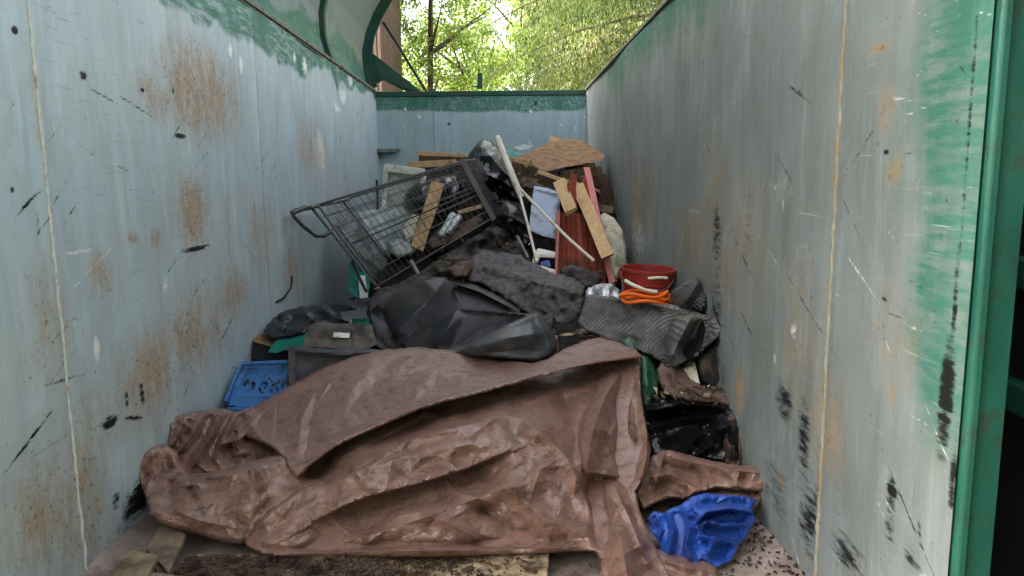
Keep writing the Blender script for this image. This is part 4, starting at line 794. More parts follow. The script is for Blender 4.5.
relief('brown_mud_patch', [(538, 338), (560, 334), (585, 329), (600, 335), (604, 340), (580, 347), (560, 354), (548, 362), (542, 352)], [(538, 338, 3.80), (600, 335, 3.82), (548, 362, 3.58)], M['board'], None, (), 2, ((.02, .05, 6),), (4, .03), .05, 1, seed=61)
tag(bpy.data.objects['brown_mud_patch'], 'brown mud and chips on top of the tarpaulin beside the film roll', 'mud', kind='stuff')
# dark cloths below the cart
relief('dirty_cloth', [(372, 294), (398, 284), (424, 270), (452, 250), (474, 237), (492, 226), (508, 228), (520, 240), (530, 254), (534, 268), (510, 262), (480, 258), (470, 270), (462, 282), (440, 284), (410, 290), (390, 298)], [(372, 290, 4.55), (430, 262, 4.75), (492, 222, 5.15), (530, 258, 4.95), (462, 282, 4.5), (480, 250, 4.85)], M['dirtcloth'], None,
       [('s', [(470, 236), (460, 262), (466, 278)], .06, 9), ('s', [(492, 228), (500, 246), (524, 260)], .05, 8), ('r', [(480, 240), (484, 256)], -.05, 6), ('s', [(430, 268), (450, 272), (466, 262)], .04, 7)], 2, ((.015, .05, 7),), (5, .08), .2, 2, seed=67, sharp=26, fc=((22, .06, .3, 1.3), (9, .03), (5, .012)))
tag(bpy.data.objects['dirty_cloth'], 'black filthy cloth heaped under the shopping cart', 'cloth')
relief('brown_rag', [(448, 268), (458, 262), (470, 260), (474, 268), (468, 277), (454, 279)], [(448, 268, 4.42), (470, 260, 4.5), (460, 279, 4.38)], M['paper'], None, (), 2, ((.02, .05, 6),), (4, .05), .05, 1, seed=68)
tag(bpy.data.objects['brown_rag'], 'small muddy brown rag at the left tip of the felt roll', 'rag')
# --- ribbed drain mat
relief('drain_mat', [(588, 295), (604, 296), (622, 298), (651, 302), (679, 306), (694, 311), (707, 315), (724, 321), (720, 334), (708, 345), (694, 352), (682, 364), (668, 368), (656, 358), (640, 351), (622, 344), (600, 336), (579, 325), (582, 310)],
       [(588, 295, 3.92), (640, 303, 3.70), (690, 309, 3.34), (722, 321, 3.10), (579, 325, 3.78), (640, 350, 3.42), (680, 362, 3.18), (660, 330, 3.46), (610, 318, 3.72), (715, 335, 3.06)], M['mesh'], None,
       [('s', [(694, 312), (682, 335), (668, 364)], .07, 14), ('r', [(704, 320), (696, 340), (682, 358)], -.10, 9), ('r', [(640, 306), (630, 340)], .04, 12), ('r', [(655, 306), (650, 350)], -.04, 12), ('s', [(612, 298), (604, 334)], .02, 10), ('s', [(590, 297), (651, 304), (707, 317)], .012, 3)], 1.8, ((.010, .12, 5),), (3, .02), .012, 1.4, curve=True, seed=71, sharp=26, fc=((18, .014, .3, 1.3),))
tag(bpy.data.objects['drain_mat'], 'grey ribbed plastic drainage mat draped in front of the red bucket', 'plastic mat')
relief('mat_underside', [(700, 318), (722, 322), (724, 334), (718, 342), (704, 352), (690, 366), (676, 372), (660, 364), (680, 350), (694, 336)], [(700, 318, 3.26), (722, 325, 3.12), (680, 368, 3.22)], M['bag'], None, (), 3, ((.015, .06, 6),), (5, .05), .05, 1, seed=72)  # shade under the mat's right end, put in as a black sheet
tag(bpy.data.objects['mat_underside'], 'black plastic hanging below the right end of the ribbed mat by the wall', 'plastic sheet')
relief('net_bag', [(668, 303), (672, 292), (682, 284), (696, 276), (702, 277), (704, 286), (710, 296), (709, 308), (702, 314), (690, 312), (676, 309)], [(668, 300, 3.58), (700, 278, 3.46), (709, 300, 3.30), (690, 312, 3.34), (688, 294, 3.36)], M['net'], None, [('s', [(700, 279), (690, 296), (680, 308)], .04, 8)], 1.8, (), (6, .10), .14, 1.6, seed=73, sharp=26, fc=((9, .03),))
tag(bpy.data.objects['net_bag'], 'bundle of black netting on the end of the ribbed mat beside the red bucket', 'net')
# --- bucket
a = at(648, 269, 3.96); broot = empty('bucket', (a.x, a.y, a.z-.3)); tag(broot, 'maroon plastic bucket with a white wire handle standing against the right wall', 'bucket')
tilt = Matrix.Rotation(math.radians(3), 4, 'Y') @ Matrix.Rotation(math.radians(2), 4, 'X')
R = .147; mb = MB(); mb.lathe(a, [(R*.78, -.30), (R*.80, -.305), (R*.92, -.12), (R*.94, -.078), (R*.97, -.076), (R*.97, -.070), (R*.945, -.068), (R*.975, -.010), (R*1.03, -.008), (R*1.03, .006), (R*.965, .006), (R*.94, -.03), (R*.80, -.29), (0, -.292)], 40, tilt)
mb.build('bucket_body', M['red'], broot, 35)
pts = [at(621, 275, 3.93), at(624, 280, 3.83), at(632, 285, 3.79), (at(644, 290, 3.77)), at(656, 292, 3.77), at(667, 289, 3.80), at(673, 281, 3.86), at(675, 275, 3.94)]
MB().tube(pts, .0035, 6).build('wire_handle', M['zinc'], broot, 60)
MB().tube([at(625, 280.5, 3.80), at(633, 285, 3.77), at(645, 290, 3.755), at(657, 292, 3.755)], .0095, 10).build('handle_grip', M['rods'], broot, 60)
MB().tube([at(648, 278.5, 3.80), at(658, 277.5, 3.80), at(667, 278, 3.81)], .008, 10).build('handle_grip', M['rods'], broot, 60)
for p in (pts[0], pts[-1]): MB().box(p, .02, .03, .04).build('handle_lug', M['red'], broot, bevel=.004)
a2 = at(647, 296.5, 3.74); mb = MB()
for k in range(3):
    c = a2+Vector((random.uniform(-.02, .02), random.uniform(-.02, .02), -.02+.016*k)); rr = .105+random.uniform(-.015, .015); tl = random.uniform(-.12, .12)
    mb.tube([c+Vector((math.cos(t)*rr*1.15, math.sin(t)*rr*.6, math.cos(t)*tl*rr+.01*math.sin(3*t+k))) for t in np.linspace(0, 2*math.pi, 28)[:-1]], .009, 8, True)
tag(mb.build('orange_cord_coil', M['orange'], None, 60), 'coil of orange cord or hose in front of the maroon bucket', 'cord')
relief('foil_bag', [(584, 297), (588, 288), (600, 283), (612, 284), (620, 290), (622, 300), (606, 302), (590, 300)], [(584, 297, 4.12), (600, 283, 4.22), (622, 298, 4.08)], M['foil'], None, [('s', [(596, 284), (600, 300)], .03, 5), ('s', [(610, 286), (608, 300)], .03, 5)], 1.7, (), (4, .05), .08, 1.2, seed=75, fc=((8, .05, 1, 1.5), (4, .012)))
tag(bpy.data.objects['foil_bag'], 'crumpled silver foil packet left of the maroon bucket', 'foil packet')
# green films
relief('green_film', [(622, 342), (628, 334), (636, 330), (638, 340), (637, 352), (626, 352)], [(622, 342, 3.50), (636, 330, 3.54), (637, 352, 3.44)], M['dgplastic'], None, (), 2, ((.01, .04, 5),), (3, .03), .01, .5, seed=76)
tag(bpy.data.objects['green_film'], 'small pointed green plastic flap above the right corner of the tarpaulin', 'plastic film')
relief('green_film', [(640, 354), (648, 356), (656, 366), (661, 380), (659, 392), (652, 404), (644, 410), (640, 390)], [(640, 354, 3.36), (661, 380, 3.32), (644, 410, 3.18)], M['dgplastic'], None, [('s', [(645, 358), (650, 402)], .02, 6)], 2, ((.012, .05, 5),), (4, .05), .02, .5, seed=77)
tag(bpy.data.objects['green_film.001'], 'dark green film bulging out right beside the vertical edge of the tarpaulin', 'plastic film')
# brown paper and black bags at the right
relief('muddy_paper', [(656, 372), (662, 362), (670, 355), (678, 358), (683, 368), (692, 380), (706, 388), (722, 393), (737, 400), (735, 408), (716, 404), (696, 402), (676, 398), (664, 392)], [(656, 375, 3.20), (672, 356, 3.30), (736, 402, 2.90), (676, 398, 3.08), (700, 395, 3.04)], M['paper'], None, [('s', [(668, 360), (676, 380), (700, 394), (730, 400)], .04, 8)], 1.9, (), (3, .03), .03, 1.8, seed=81, sharp=26, fc=((14, .03, .5, 1.5), (7, .012)))
tag(bpy.data.objects['muddy_paper'], 'muddy brown crumpled paper above the black bags at the right wall', 'paper')
relief('rubble_bag', [(642, 408), (656, 398), (676, 396), (700, 400), (722, 402), (736, 410), (741, 432), (742, 452), (740, 466), (720, 463), (695, 457), (670, 452), (652, 458), (646, 440)], [(642, 408, 3.14), (700, 400, 3.06), (738, 412, 2.84), (742, 464, 2.72), (650, 456, 2.84), (690, 430, 2.88)], M['bag'], None,
       [('s', [(645, 412), (680, 404), (716, 406), (730, 410)], .05, 6), ('r', [(646, 418), (690, 411), (726, 414)], -.07, 6), ('s', [(646, 432), (672, 422), (700, 417), (727, 416)], .05, 6), ('s', [(680, 452), (700, 436), (724, 428), (736, 424)], .05, 8), ('r', [(660, 446), (690, 430), (720, 424)], -.06, 7), ('s', [(724, 416), (716, 434), (700, 456)], .04, 6), ('r', [(732, 420), (730, 450)], .03, 5)], 1.8, (), (4, .05), .12, 1., seed=83, sharp=26, fc=((16, .02, 0, 2.2), (7, .008)))
tag(bpy.data.objects['rubble_bag'], 'black bag with muddy ridges slumped against the right wall above the tarpaulin tail', 'bag')
relief('brown_bag', [(716, 420), (736, 410), (742, 430), (743, 456), (740, 467), (726, 464), (718, 450), (724, 436)], [(716, 420, 2.86), (740, 412, 2.82), (740, 466, 2.68)], M['paper'], None, [('s', [(732, 416), (726, 440), (734, 462)], .03, 5)], 1.8, (), (3, .03), .03, .8, seed=84, sharp=26, fc=((10, .03, 1.2, 1.5),))
tag(bpy.data.objects['brown_bag'], 'brown muddy bag edge squeezed between the black bag and the right wall', 'bag')
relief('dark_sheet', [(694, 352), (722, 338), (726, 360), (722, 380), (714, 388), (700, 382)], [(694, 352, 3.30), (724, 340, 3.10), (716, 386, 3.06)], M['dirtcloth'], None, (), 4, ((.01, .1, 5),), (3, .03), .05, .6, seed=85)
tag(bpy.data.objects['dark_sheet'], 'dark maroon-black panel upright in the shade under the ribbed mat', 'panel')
relief('grey_card', [(686, 362), (694, 357), (697, 372), (700, 384), (692, 382), (684, 370)], [(686, 362, 3.26), (697, 358, 3.26), (696, 384, 3.14)], M['sack'], None, (), 4, (), (0, 0), .01, .5, seed=86)
tag(bpy.data.objects['grey_card'], 'small grey card wedged between the muddy paper and the dark panel', 'card')
# --- boards at the back right
def plank(px0, py0, Y0, px1, py1, Y1, w, h, m, label, cat='plank', face=None, name='plank', parent=None, group=None, roll=0, jit=.003):
    a, b = at(px0, py0, Y0), at(px1, py1, Y1); d = (b-a).normalized(); f = Vector(face) if face else -(((a+b)/2-CAM).normalized())
    o = beam(name, a, b, w, h, m, parent, up=tuple(f), jit=jit, roll=roll)
    if label: tag(o, label, cat, group)
    return o
def cedar(nm, pts, Yc, label, thick=.025, gr=()): return slab(nm, pts, Yc, thick, M['cedar'], label, 'board', rag=.3, step=1.6 if gr else 5, cr=((.002, .1, 4),), folds=gr)
cedar('red_board', [(556, 212), (580, 213), (586, 282), (556, 279)], [(556, 212, 5.30), (580, 213, 5.28), (556, 279, 4.86)], 'broad red-stained board standing upright behind the thin white rod', gr=[('s', [(x, 205), (x+1, 290)], -.016, 1.6) for x in (561.5, 566, 571, 576)])
cedar('red_board', [(580, 214), (594, 214), (606, 240), (606, 288), (586, 284)], [(580, 214, 5.36), (594, 214, 5.36), (606, 288, 4.92)], 'dark red board right behind the longest pale plank', gr=[('s', [(585, 205), (592, 290)], -.016, 1.6), ('s', [(591, 205), (600, 290)], -.016, 1.6)])
cedar('red_board', [(567, 186), (571, 173), (577, 174), (576, 190), (577, 206), (572, 206)], [(567, 186, 5.12), (577, 174, 5.20), (576, 206, 5.08)], 'short red board end sticking up between two pale planks', .02)
slab('red_strip', [(556, 215), (559, 208), (560, 212), (559, 240), (557, 275), (555, 275)], [(556, 215, 5.2), (560, 210, 5.2), (556, 275, 4.8)], .02, M['pink'], 'thin pink edge strip along the left side of the broad red board', 'strip', rag=.1, step=8)
plank(559, 182, 5.22, 572, 212, 5.02, .088, .035, M['wood'], 'short pale plank end leaning left of the red board tip')
plank(578, 186, 5.38, 608, 257, 4.80, .090, .035, M['wood'], 'longest pale plank, leaning with its sawn end down over the red boards')
plank(587, 169, 5.5, 613, 285, 4.8, .045, .05, M['pink'], 'long pink painted board slanting down from under the plywood to the bucket')
cedar('red_board', [(580, 186), (585, 172), (592, 196), (598, 222), (594, 226), (586, 206)], [(580, 186, 5.6), (585, 172, 5.66), (596, 226, 5.4)], 'narrow dark red board just left of the pink painted board', .02)
relief('cloth_sack', [(598, 216), (604, 212), (614, 218), (623, 230), (626, 246), (627, 266), (622, 268), (616, 282), (610, 270), (604, 244)], [(598, 216, 5.42), (626, 246, 5.10), (612, 275, 4.95), (612, 235, 5.15)], M['sack'], None, [('s', [(606, 220), (616, 246), (618, 268)], .03, 7)], 2, (), (4, .05), .12, .5, seed=91, sharp=26, fc=((14, .02, 1.2, 1.6),))
tag(bpy.data.objects['cloth_sack'], 'off-white sack leaning on the right wall beside the pink board', 'sack')
relief('plastic_crate_lid', [(534, 186), (548, 188), (561, 193), (559, 215), (556, 239), (543, 236), (529, 230), (531, 208)], [(534, 186, 5.42), (561, 193, 5.38), (529, 230, 5.12), (556, 238, 5.10)], M['bluegrey'], None, [('s', [(534, 188), (561, 195)], .02, 2.5), ('s', [(558, 196), (553, 238)], .02, 2.5)], 2, ((.004, .1, 4),), (1.5, .01), .05, .2, seed=92)
tag(bpy.data.objects['plastic_crate_lid'], 'pale blue-grey plastic tub side between the white rod and the red boards', 'plastic tub')
relief('white_tray', [(534, 252), (538, 248), (556, 252), (556, 258), (540, 257), (536, 264), (556, 270), (556, 276), (540, 272), (532, 262)], [(534, 252, 4.95), (556, 253, 4.95), (545, 274, 4.8)], M['white'], None, (), 2.5, (), (2, .02), .04, .3, seed=93)
tag(bpy.data.objects['white_tray'], 'broken white plastic tray beside the foot of the broad red board', 'tray')
slab('blue_scrap', [(540, 262), (549, 260), (551, 266), (542, 268)], [(540, 262, 4.92), (549, 260, 4.92), (545, 268, 4.9)], .01, M['bluetarp'], 'small blue scrap inside the broken white tray', 'plastic scrap', step=3)
relief('black_glove_cloth', [(560, 268), (572, 264), (584, 266), (592, 272), (602, 270), (604, 278), (598, 286), (586, 288), (576, 282), (562, 278)], [(560, 270, 4.66), (602, 274, 4.58), (580, 286, 4.45)], M['dirtcloth'], None, [('s', [(570, 268), (580, 282)], .03, 5)], 2, ((.03, .06, 7),), (5, .06), .08, 1.5, seed=94, sharp=26)
tag(bpy.data.objects['black_glove_cloth'], 'black rag lying at the foot of the red boards', 'cloth')
# pipes and rods
def rod(pts, r, m, label, cat, name): return tag(MB().tube(pts, r, 12).build(name, m, None, 50), label, cat)
o = rod([at(497, 137, 5.55), at(508, 165, 5.45), at(520, 194, 5.36), at(521, 197, 5.36)], [.024, .025, .025, .023], M['rods'], 'thick off-white plastic pipe leaning across the black bag, upright at the top', 'pipe', 'plastic_pipe')
rod([at(520, 196, 5.34), at(528, 226, 5.15), at(537, 262, 4.85)], .010, M['rods'], 'thin pale rod running down from the end of the thick white pipe', 'rod', 'thin_rod')
rod([at(521, 190, 5.2), at(545, 215, 5.05), at(570, 240, 4.9), at(594, 261, 4.75)], .0105, M['rods'], 'long thin off-white rod slanting right across the tub and red boards', 'rod', 'thin_rod')
rod([at(517, 236, 5.0), at(528, 258, 4.85)], .011, M['zinc'], 'short dark metal rod above the felt roll', 'rod', 'thin_rod')
# plywood sheet on top
def lumpslab(*a, **k): return slab(*a, **k)
slab('plywood_sheet', [(513, 160), (519, 157), (535, 149), (550, 142), (561, 139), (578, 139), (592, 147), (605, 154), (603, 160), (590, 163), (578, 165), (560, 168), (543, 172), (536, 167), (529, 163), (522, 163)], [(519, 158, 6.3), (578, 139, 6.95), (603, 160, 6.25), (543, 172, 5.75)], .02, M['ply'], 'rotten peeling plywood sheet lying on top of the heap at the back', 'plywood', rag=.4, step=3, cr=((.004, .5, 3),))
slab('board_tip', [(549, 142), (551, 135), (560, 139), (562, 143)], [(549, 142, 7.0), (551, 135, 7.02), (562, 142, 7.0)], .03, M['wood'], 'pale wooden corner poking up behind the plywood sheet', 'board', step=4)
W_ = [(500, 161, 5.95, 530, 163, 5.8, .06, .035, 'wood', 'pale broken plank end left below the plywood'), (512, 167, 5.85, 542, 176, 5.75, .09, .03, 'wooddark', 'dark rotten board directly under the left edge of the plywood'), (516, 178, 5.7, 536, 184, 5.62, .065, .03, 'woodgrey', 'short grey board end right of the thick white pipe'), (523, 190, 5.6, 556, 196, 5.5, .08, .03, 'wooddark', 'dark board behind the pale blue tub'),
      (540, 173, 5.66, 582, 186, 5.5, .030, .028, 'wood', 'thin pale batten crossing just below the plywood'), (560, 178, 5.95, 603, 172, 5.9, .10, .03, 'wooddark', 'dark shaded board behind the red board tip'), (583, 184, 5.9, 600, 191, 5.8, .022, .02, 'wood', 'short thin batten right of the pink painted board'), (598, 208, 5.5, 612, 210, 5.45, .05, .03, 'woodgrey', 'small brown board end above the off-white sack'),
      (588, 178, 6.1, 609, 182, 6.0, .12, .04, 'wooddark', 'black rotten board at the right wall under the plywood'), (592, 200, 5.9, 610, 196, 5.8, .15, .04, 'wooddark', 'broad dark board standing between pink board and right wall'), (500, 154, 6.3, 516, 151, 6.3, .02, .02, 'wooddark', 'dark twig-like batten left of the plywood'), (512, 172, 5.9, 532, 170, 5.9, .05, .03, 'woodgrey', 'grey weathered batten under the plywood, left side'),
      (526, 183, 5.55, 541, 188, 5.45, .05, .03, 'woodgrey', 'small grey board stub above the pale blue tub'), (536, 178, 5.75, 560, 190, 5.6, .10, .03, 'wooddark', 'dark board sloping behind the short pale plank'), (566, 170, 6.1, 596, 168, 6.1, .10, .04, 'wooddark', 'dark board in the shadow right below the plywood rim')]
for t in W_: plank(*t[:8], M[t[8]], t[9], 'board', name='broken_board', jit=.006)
slab('teal_scrap', [(506, 150), (514, 151), (522, 153), (518, 158), (510, 158)], [(506, 150, 6.2), (522, 153, 6.2), (512, 158, 6.1)], .01, M['teal'], 'teal plastic scrap beside the thick white pipe and the plywood', 'plastic scrap', step=3, cr=((.01, .04, 5),))
slab('green_scrap', [(514, 147), (524, 144), (534, 145), (528, 149), (518, 150)], [(514, 147, 6.7), (534, 145, 6.7), (518, 150, 6.6)], .02, M['dgplastic'], 'dark green scrap behind the left edge of the plywood', 'plastic scrap', step=3, cr=((.015, .05, 5),))
# --- black bin bags
relief('bin_bag', [(466, 158), (472, 149), (480, 141), (485, 139), (494, 143), (503, 152), (508, 166), (514, 180), (520, 196), (524, 210), (520, 226), (508, 220), (494, 212), (486, 196), (474, 176)], [(466, 158, 5.95), (485, 140, 6.05), (520, 196, 5.6), (520, 226, 5.4), (494, 210, 5.55), (495, 175, 5.6)], M['bag'], None,
       [('s', [(484, 141), (480, 160), (488, 190)], .07, 8), ('s', [(486, 150), (500, 168), (514, 182)], .05, 7), ('r', [(476, 156), (484, 180)], -.05, 6), ('s', [(482, 172), (500, 180), (516, 190)], .06, 6), ('s', [(486, 182), (504, 192), (520, 200)], .05, 5), ('r', [(490, 196), (505, 204)], -.05, 5)], 1.7, (), (6, .10), .35, .8, seed=101, sharp=26, fc=((17, .07, .7, 1.6), (8, .03)))
tag(bpy.data.objects['bin_bag'], 'tall shiny black bin bag with a pointed top behind the thick white pipe', 'bin bag')
relief('bin_bag', [(490, 200), (504, 196), (520, 204), (530, 220), (534, 240), (528, 252), (514, 246), (504, 236), (494, 224)], [(490, 204, 5.4), (520, 204, 5.4), (532, 240, 5.15), (510, 240, 5.1), (512, 222, 5.15)], M['bag'], None, [('s', [(500, 202), (506, 218), (516, 240)], .05, 6), ('s', [(494, 214), (510, 216), (528, 226)], .05, 5)], 1.7, (), (6, .10), .3, .8, seed=103, sharp=26, fc=((14, .06, .9, 1.5), (7, .025)))
tag(bpy.data.objects['bin_bag.001'], 'smaller black bin bag right of the nose of the shopping cart', 'bin bag')
relief('bin_bag', [(404, 196), (412, 186), (428, 180), (444, 176), (458, 174), (464, 186), (462, 202), (450, 214), (430, 216), (412, 212)], [(404, 196, 5.75), (458, 176, 5.9), (450, 212, 5.6), (412, 212, 5.6)], M['bag'], None, [('s', [(420, 186), (430, 212)], .05, 6), ('s', [(446, 178), (448, 210)], .05, 6)], 1.8, (), (6, .10), .3, .8, seed=105, sharp=26, fc=((14, .06, .9, 1.5), (7, .025)))
tag(bpy.data.objects['bin_bag.002'], 'black bin bag showing through the wires of the shopping cart basket', 'bin bag')
relief('clear_bag', [(336, 226), (352, 214), (380, 208), (404, 206), (412, 214), (414, 240), (404, 262), (384, 272), (366, 262), (350, 246)], [(336, 226, 5.65), (404, 206, 5.8), (404, 262, 5.45), (360, 256, 5.4)], M['glassy'], None, [('s', [(360, 216), (376, 260)], .04, 7), ('s', [(390, 210), (394, 260)], .04, 7)], 2, (), (4, .04), .03, 1, seed=107, fc=((16, .05, 1., 2), (8, .02)))
tag(bpy.data.objects['clear_bag'], 'pale greenish clear plastic sheet behind the handle end of the shopping cart', 'plastic sheet')
# planks behind the cart
plank(419, 153.5, 6.5, 468, 157.5, 6.35, .05, .04, M['wood'], 'uppermost pale batten behind the basket of the shopping cart')
plank(420, 159, 6.45, 468, 161, 6.35, .06, .04, M['wooddark'], 'dark batten sandwiched between the two pale ones behind the cart')
plank(408, 165.5, 6.4, 456, 162.5, 6.3, .055, .04, M['wood'], 'lowest pale batten behind the cart, with a rounded left end')
# white frame appliance behind cart
fr = empty('picture_frame', (at(400, 200, 5.9).x, 5.9, 1.0)); tag(fr, 'old white wooden frame standing behind the rim of the shopping cart', 'frame')
for k, (x0, y0, x1, y1, w) in enumerate([(386, 167, 383, 212, .035), (385, 167, 424, 172, .055), (424, 172, 420, 214, .04), (383, 212, 420, 214, .04)]):
    plank(x0, y0, 5.95, x1, y1, 5.9, w, .05, M['white'], None, name='frame_bar', parent=fr)
slab('backing', [(387, 172), (422, 176), (418, 211), (385, 210)], [(387, 172, 5.97), (422, 176, 5.97), (385, 210, 5.92)], .02, M['glassy'], None, None, fr)
plank(377, 180, 5.9, 378, 214, 5.8, .02, .03, M['black'], 'thin black upright bar left of the white frame', 'bar', name='metal_bar')
# litter low between wall and cart
slab('teal_strip', [(349, 262), (356, 258), (362, 268), (370, 280), (368, 298), (356, 298), (349, 290)], [(349, 262, 5.0), (362, 268, 4.95), (356, 298, 4.75)], .03, M['teal'], 'teal plastic wedged by the left wall under the cart handle end', 'plastic strip', cr=((.02, .05, 6),), step=3)
slab('white_strip', [(358, 276), (365, 275), (368, 298), (360, 298)], [(358, 276, 4.85), (365, 275, 4.85), (362, 298, 4.72)], .01, M['white'], 'white plastic strip beside the teal piece near the left wall', 'plastic strip', step=3)
plank(352, 262, 4.9, 366, 292, 4.7, .02, .02, M['black'], 'thin black bar crossing the teal piece near the left wall', 'bar', name='metal_bar')
rod([at(262, 312, 4.25)+Vector((0, 0, 0)), at(266, 308, 4.3), at(276, 302, 4.4), at(284, 298, 4.5), at(291, 288, 4.62), at(292, 276, 4.68)], .006, M['black'], 'thin black wire curling up against the left wall above the shiny liner', 'wire', 'wire')
# --- shopping cart
cart = empty('shopping_cart', (at(400, 280, 5.1).x, 5.1, at(400, 290, 5.1).z)); tag(cart, 'black wire shopping cart tipped nose-up against the left wall with rubbish in its basket', 'shopping cart')
TL, TR, BR, BL = at(311, 207, 4.98), at(463, 161, 5.28), at(493, 218, 5.22), at(376, 287, 4.92)
wv = Vector((.10, .52, .03)); TLf, TRf, BRf, BLf = TL+wv*1.0, TR+wv*.78, BR+wv*.75, BL+wv*.92
def grid(mb, a, b, c, d, nu, nv, r, thick_every=0, r2=None):
    """a-b top edge, d-c bottom edge"""
    for i in range(nu+1):
        t = i/nu; mb.tube([a.lerp(b, t), d.lerp(c, t)], r, 5, cap=False)
    for j in range(nv+1):
        t = j/nv; mb.tube([a.lerp(d, t), b.lerp(c, t)], r2 or r, 5, cap=False)
mb = MB(); grid(mb, TL, TR, BR, BL, 24, 7, .0022, r2=.0034); mb.build('near_side_wires', M['steelblk'], cart)
mb = MB(); grid(mb, TLf, TRf, BRf, BLf, 17, 7, .0018, r2=.0026); mb.build('far_side_wires', M['steelblk'], cart)
mb = MB(); grid(mb, BL, BR, BRf, BLf, 30, 12, .0024); mb.build('basket_floor_wires', M['steelblk'], cart)
mb = MB(); grid(mb, TR, TRf, BRf, BR, 14, 6, .0024); mb.build('nose_wires', M['steelblk'], cart)
g0 = BL.lerp(BR, .05); mb = MB(); grid(mb, TL.lerp(TR, .04), TLf.lerp(TRf, .04), BLf, BL, 12, 8, .0026); mb.build('rear_gate', M['steelblk'], cart)
MB().tube([TL, TR, TRf, TLf], .008, 8, True).build('basket_rim', M['steelblk'], cart, 50)
MB().tube([BL, BR, BRf, BLf], .007, 8, True).build('lower_rim', M['steelblk'], cart, 50)
MB().tube([TL.lerp(BL, .5), TR.lerp(BR, .5)], .0055, 6).build('side_bar', M['steelblk'], cart, 50)
MB().tube([TL, BL], .010, 8).build('rear_post', M['steelblk'], cart, 50); MB().tube([TLf, BLf], .010, 8).build('rear_post', M['steelblk'], cart, 50)
beam('nose_bumper', at(462, 160, 5.25), at(494, 220, 5.18), .036, .03, M['greyplastic'], cart, up=(0, -1, 0)); beam('nose_bumper', TRf, BRf, .036, .03, M['greyplastic'], cart, up=(0, -1, 0))
h0 = at(312, 208, 4.96); hl = [at(318, 206, 4.97), at(305, 209, 4.82), at(295, 210, 4.72), at(292, 213, 4.68), at(295, 218, 4.70), at(304, 227, 4.76), at(316, 236, 4.82), at(324, 236, 4.88), at(330, 232, 4.94)]
MB().tube(hl, .013, 10).build('handle', M['steelblk'], cart, 60)
wh = Vector((.06, .10, .03)); hf = [hl[0]+wv, hl[1]+wv*.8, hl[2]+wv*.6, hl[3]+wh]; MB().tube(hf, .012, 8).build('handle', M['steelblk'], cart, 60)
MB().tube([hl[3], hl[3]+wh*.5, hf[3]], .016, 10).build('push_bar', M['steelblk'], cart, 60)
MB().tube([at(318, 205, 4.93), at(340, 236, 4.88), at(366, 268, 4.84), at(377, 287, 4.84), at(379, 292, 4.84)], .009, 8).build('frame_tube', M['steelblk'], cart, 60)
MB().tube([at(377, 291, 4.84), at(400, 285, 4.86), at(430, 268, 4.95), at(470, 244, 5.1)], .010, 8).build('frame_tube', M['steelblk'], cart, 60)
MB().tube([at(376, 291, 4.84)+wv*.8, at(470, 244, 5.1)+wv*.8], .010, 8).build('frame_tube', M['steelblk'], cart, 60)
MB().tube([at(411, 261, 4.98), at(416, 270, 4.93), at(421, 279, 4.88)], .015, 10).build('frame_brace', M['zinc'], cart, 60)
# things in the basket
a = at(438, 183, 5.42); b_ = at(417, 249, 5.28); beam('basket_plank', a, b_, .095, .03, M['wood'], None, up=(.1, -1, .1)); tag(bpy.data.objects['basket_plank'], 'orange-brown plank standing inside the shopping cart basket', 'plank')
tag(beam('basket_batten', at(458, 213, 5.4), at(482, 206, 5.45), .03, .02, M['wood'], None, up=(0, -1, .2)), 'small pale batten lying in the nose of the cart basket', 'plank')
for k, (x0, y0, x1, y1, m, l) in enumerate([(441, 236, 454, 214, 'tin', 'crushed pale blue can in the cart basket, nearer the plank'), (447, 234, 460, 216, 'foil', 'crushed silver can in the cart basket, nearer the nose')]):
    a, b_ = at(x0, y0, 5.28), at(x1, y1, 5.36); mb = MB(); mb.tube([a, a.lerp(b_, .08), a.lerp(b_, .45), a.lerp(b_, .55), a.lerp(b_, .92), b_], [.022, .030, .026, .029, .031, .024], 14); tag(mb.build('crushed_can', M[m], None, 45), l, 'can')
relief('plastic_bottle', [(388, 242), (398, 238), (410, 240), (418, 247), (412, 256), (398, 258), (388, 252)], [(388, 242, 5.3), (418, 247, 5.3), (398, 258, 5.2)], M['glassy'], None, (), 1.8, ((.02, .05, 7),), (6, .07), .1, .8, seed=111)
tag(bpy.data.objects['plastic_bottle'], 'crushed clear plastic bag at the bottom of the cart basket left of the plank', 'plastic bag')
relief('litter_bundle', [(400, 232), (412, 214), (420, 216), (416, 238), (408, 246)], [(400, 232, 5.4), (416, 214, 5.45), (410, 246, 5.3)], M['sack'], None, (), 2, ((.03, .05, 7),), (4, .05), .08, .8, seed=112)
tag(bpy.data.objects['litter_bundle'], 'pale crumpled paper left of the plank inside the cart', 'paper')
relief('brown_litter', [(428, 240), (440, 228), (456, 232), (466, 222), (480, 216), (486, 222), (466, 236), (446, 246), (430, 250)], [(428, 244, 5.3), (484, 218, 5.4), (446, 246, 5.25)], M['paper'], None, (), 2, ((.03, .05, 7),), (4, .05), .08, 1, seed=113)
tag(bpy.data.objects['brown_litter'], 'brown crumpled litter along the floor of the cart basket', 'litter')

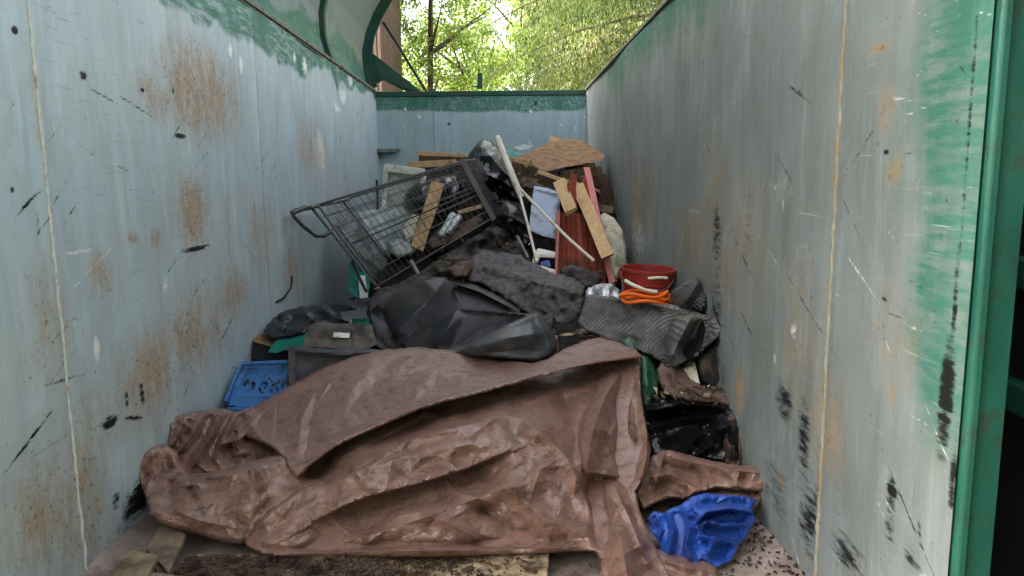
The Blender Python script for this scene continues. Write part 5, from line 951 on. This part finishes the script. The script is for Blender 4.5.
# small scraps caught in the gaps of the heap
def scraps(n, boxes, m, name, label, seed, smax=.03):
    q = random.Random(seed); mb = MB()
    for i in range(n):
        x0, y0, x1, y1, Ya, Yb = q.choice(boxes); px, py = q.uniform(x0, x1), q.uniform(y0, y1); Y = Ya+(Yb-Ya)*(py-y0)/(y1-y0); c = at(px, py, Y); s_ = q.uniform(.005, smax)
        R_ = Matrix.Rotation(q.uniform(0, 6.28), 4, 'Z') @ Matrix.Rotation(q.uniform(-.9, .9), 4, 'X') @ Matrix.Rotation(q.uniform(-.9, .9), 4, 'Y'); mb.box(c, s_*q.uniform(.8, 2.6), s_*.8, s_*q.uniform(.1, .4), R_, s_*.25, q.uniform(.3, 1))
    tag(mb.build(name, m), label, kind='stuff')
BX = [(440, 232, 530, 262, 5.0, 4.72), (500, 168, 540, 190, 5.75, 5.55), (580, 335, 610, 350, 3.7, 3.6), (655, 385, 735, 405, 3.05, 2.92), (430, 262, 470, 285, 4.6, 4.4), (560, 170, 608, 205, 5.9, 5.6), (370, 282, 440, 296, 4.6, 4.45)]
scraps(150, BX, M['wooddark'], 'wood_chips', 'dark wood chips caught in the gaps of the heap', 1)
scraps(60, BX, M['woodgrey'], 'pale_chips', 'pale wood splinters caught in the gaps of the heap', 2, .022)
scraps(120, BX+[(470, 345, 620, 362, 3.52, 3.40)], M['soil'], 'soil_clods', 'clods of soil lying on the cloths and on the top of the tarpaulin', 3, .014)
scraps(22, BX[:2]+BX[3:6], M['sack'], 'paper_scraps', 'little pale paper scraps in the gaps of the heap', 4, .02)

def tarp_dirt(n, regs, seed, name, label):
    dg = bpy.context.evaluated_depsgraph_get(); sh = bpy.data.objects['main_sheet']; q = random.Random(seed); mb = MB(); inv = Vector(sh.location)
    for i in range(n):
        cx_, cy_, rx, ry = q.choice(regs); px, py = q.gauss(cx_, rx), q.gauss(cy_, ry); d = ray(px, py).normalized()
        ok, loc, nor, _ = sh.ray_cast(CAM-inv, d)
        if not ok: continue
        s_ = q.uniform(.0015, .0055)*(1 if q.random() < .93 else 1.8); n_ = nor if nor.dot(d) < 0 else -nor
        mb.box(loc+inv+n_*s_*.25, s_*q.uniform(.9, 2), s_, s_*.7, Matrix.Rotation(q.uniform(0, 6.28), 4, d), s_*.3, .5)
    tag(mb.build(name, M['heap']), label, kind='stuff')
bpy.context.view_layer.update()
tarp_dirt(5200, [(430, 450, 45, 20), (500, 430, 40, 18), (560, 400, 28, 22), (520, 480, 40, 18), (600, 400, 14, 30), (610, 520, 12, 28), (400, 465, 30, 14), (460, 395, 60, 8), (590, 345, 20, 5), (560, 520, 30, 14)], 5, 'tarpaulin_dirt', 'dark specks of soil sticking to the middle and right of the brown tarpaulin')
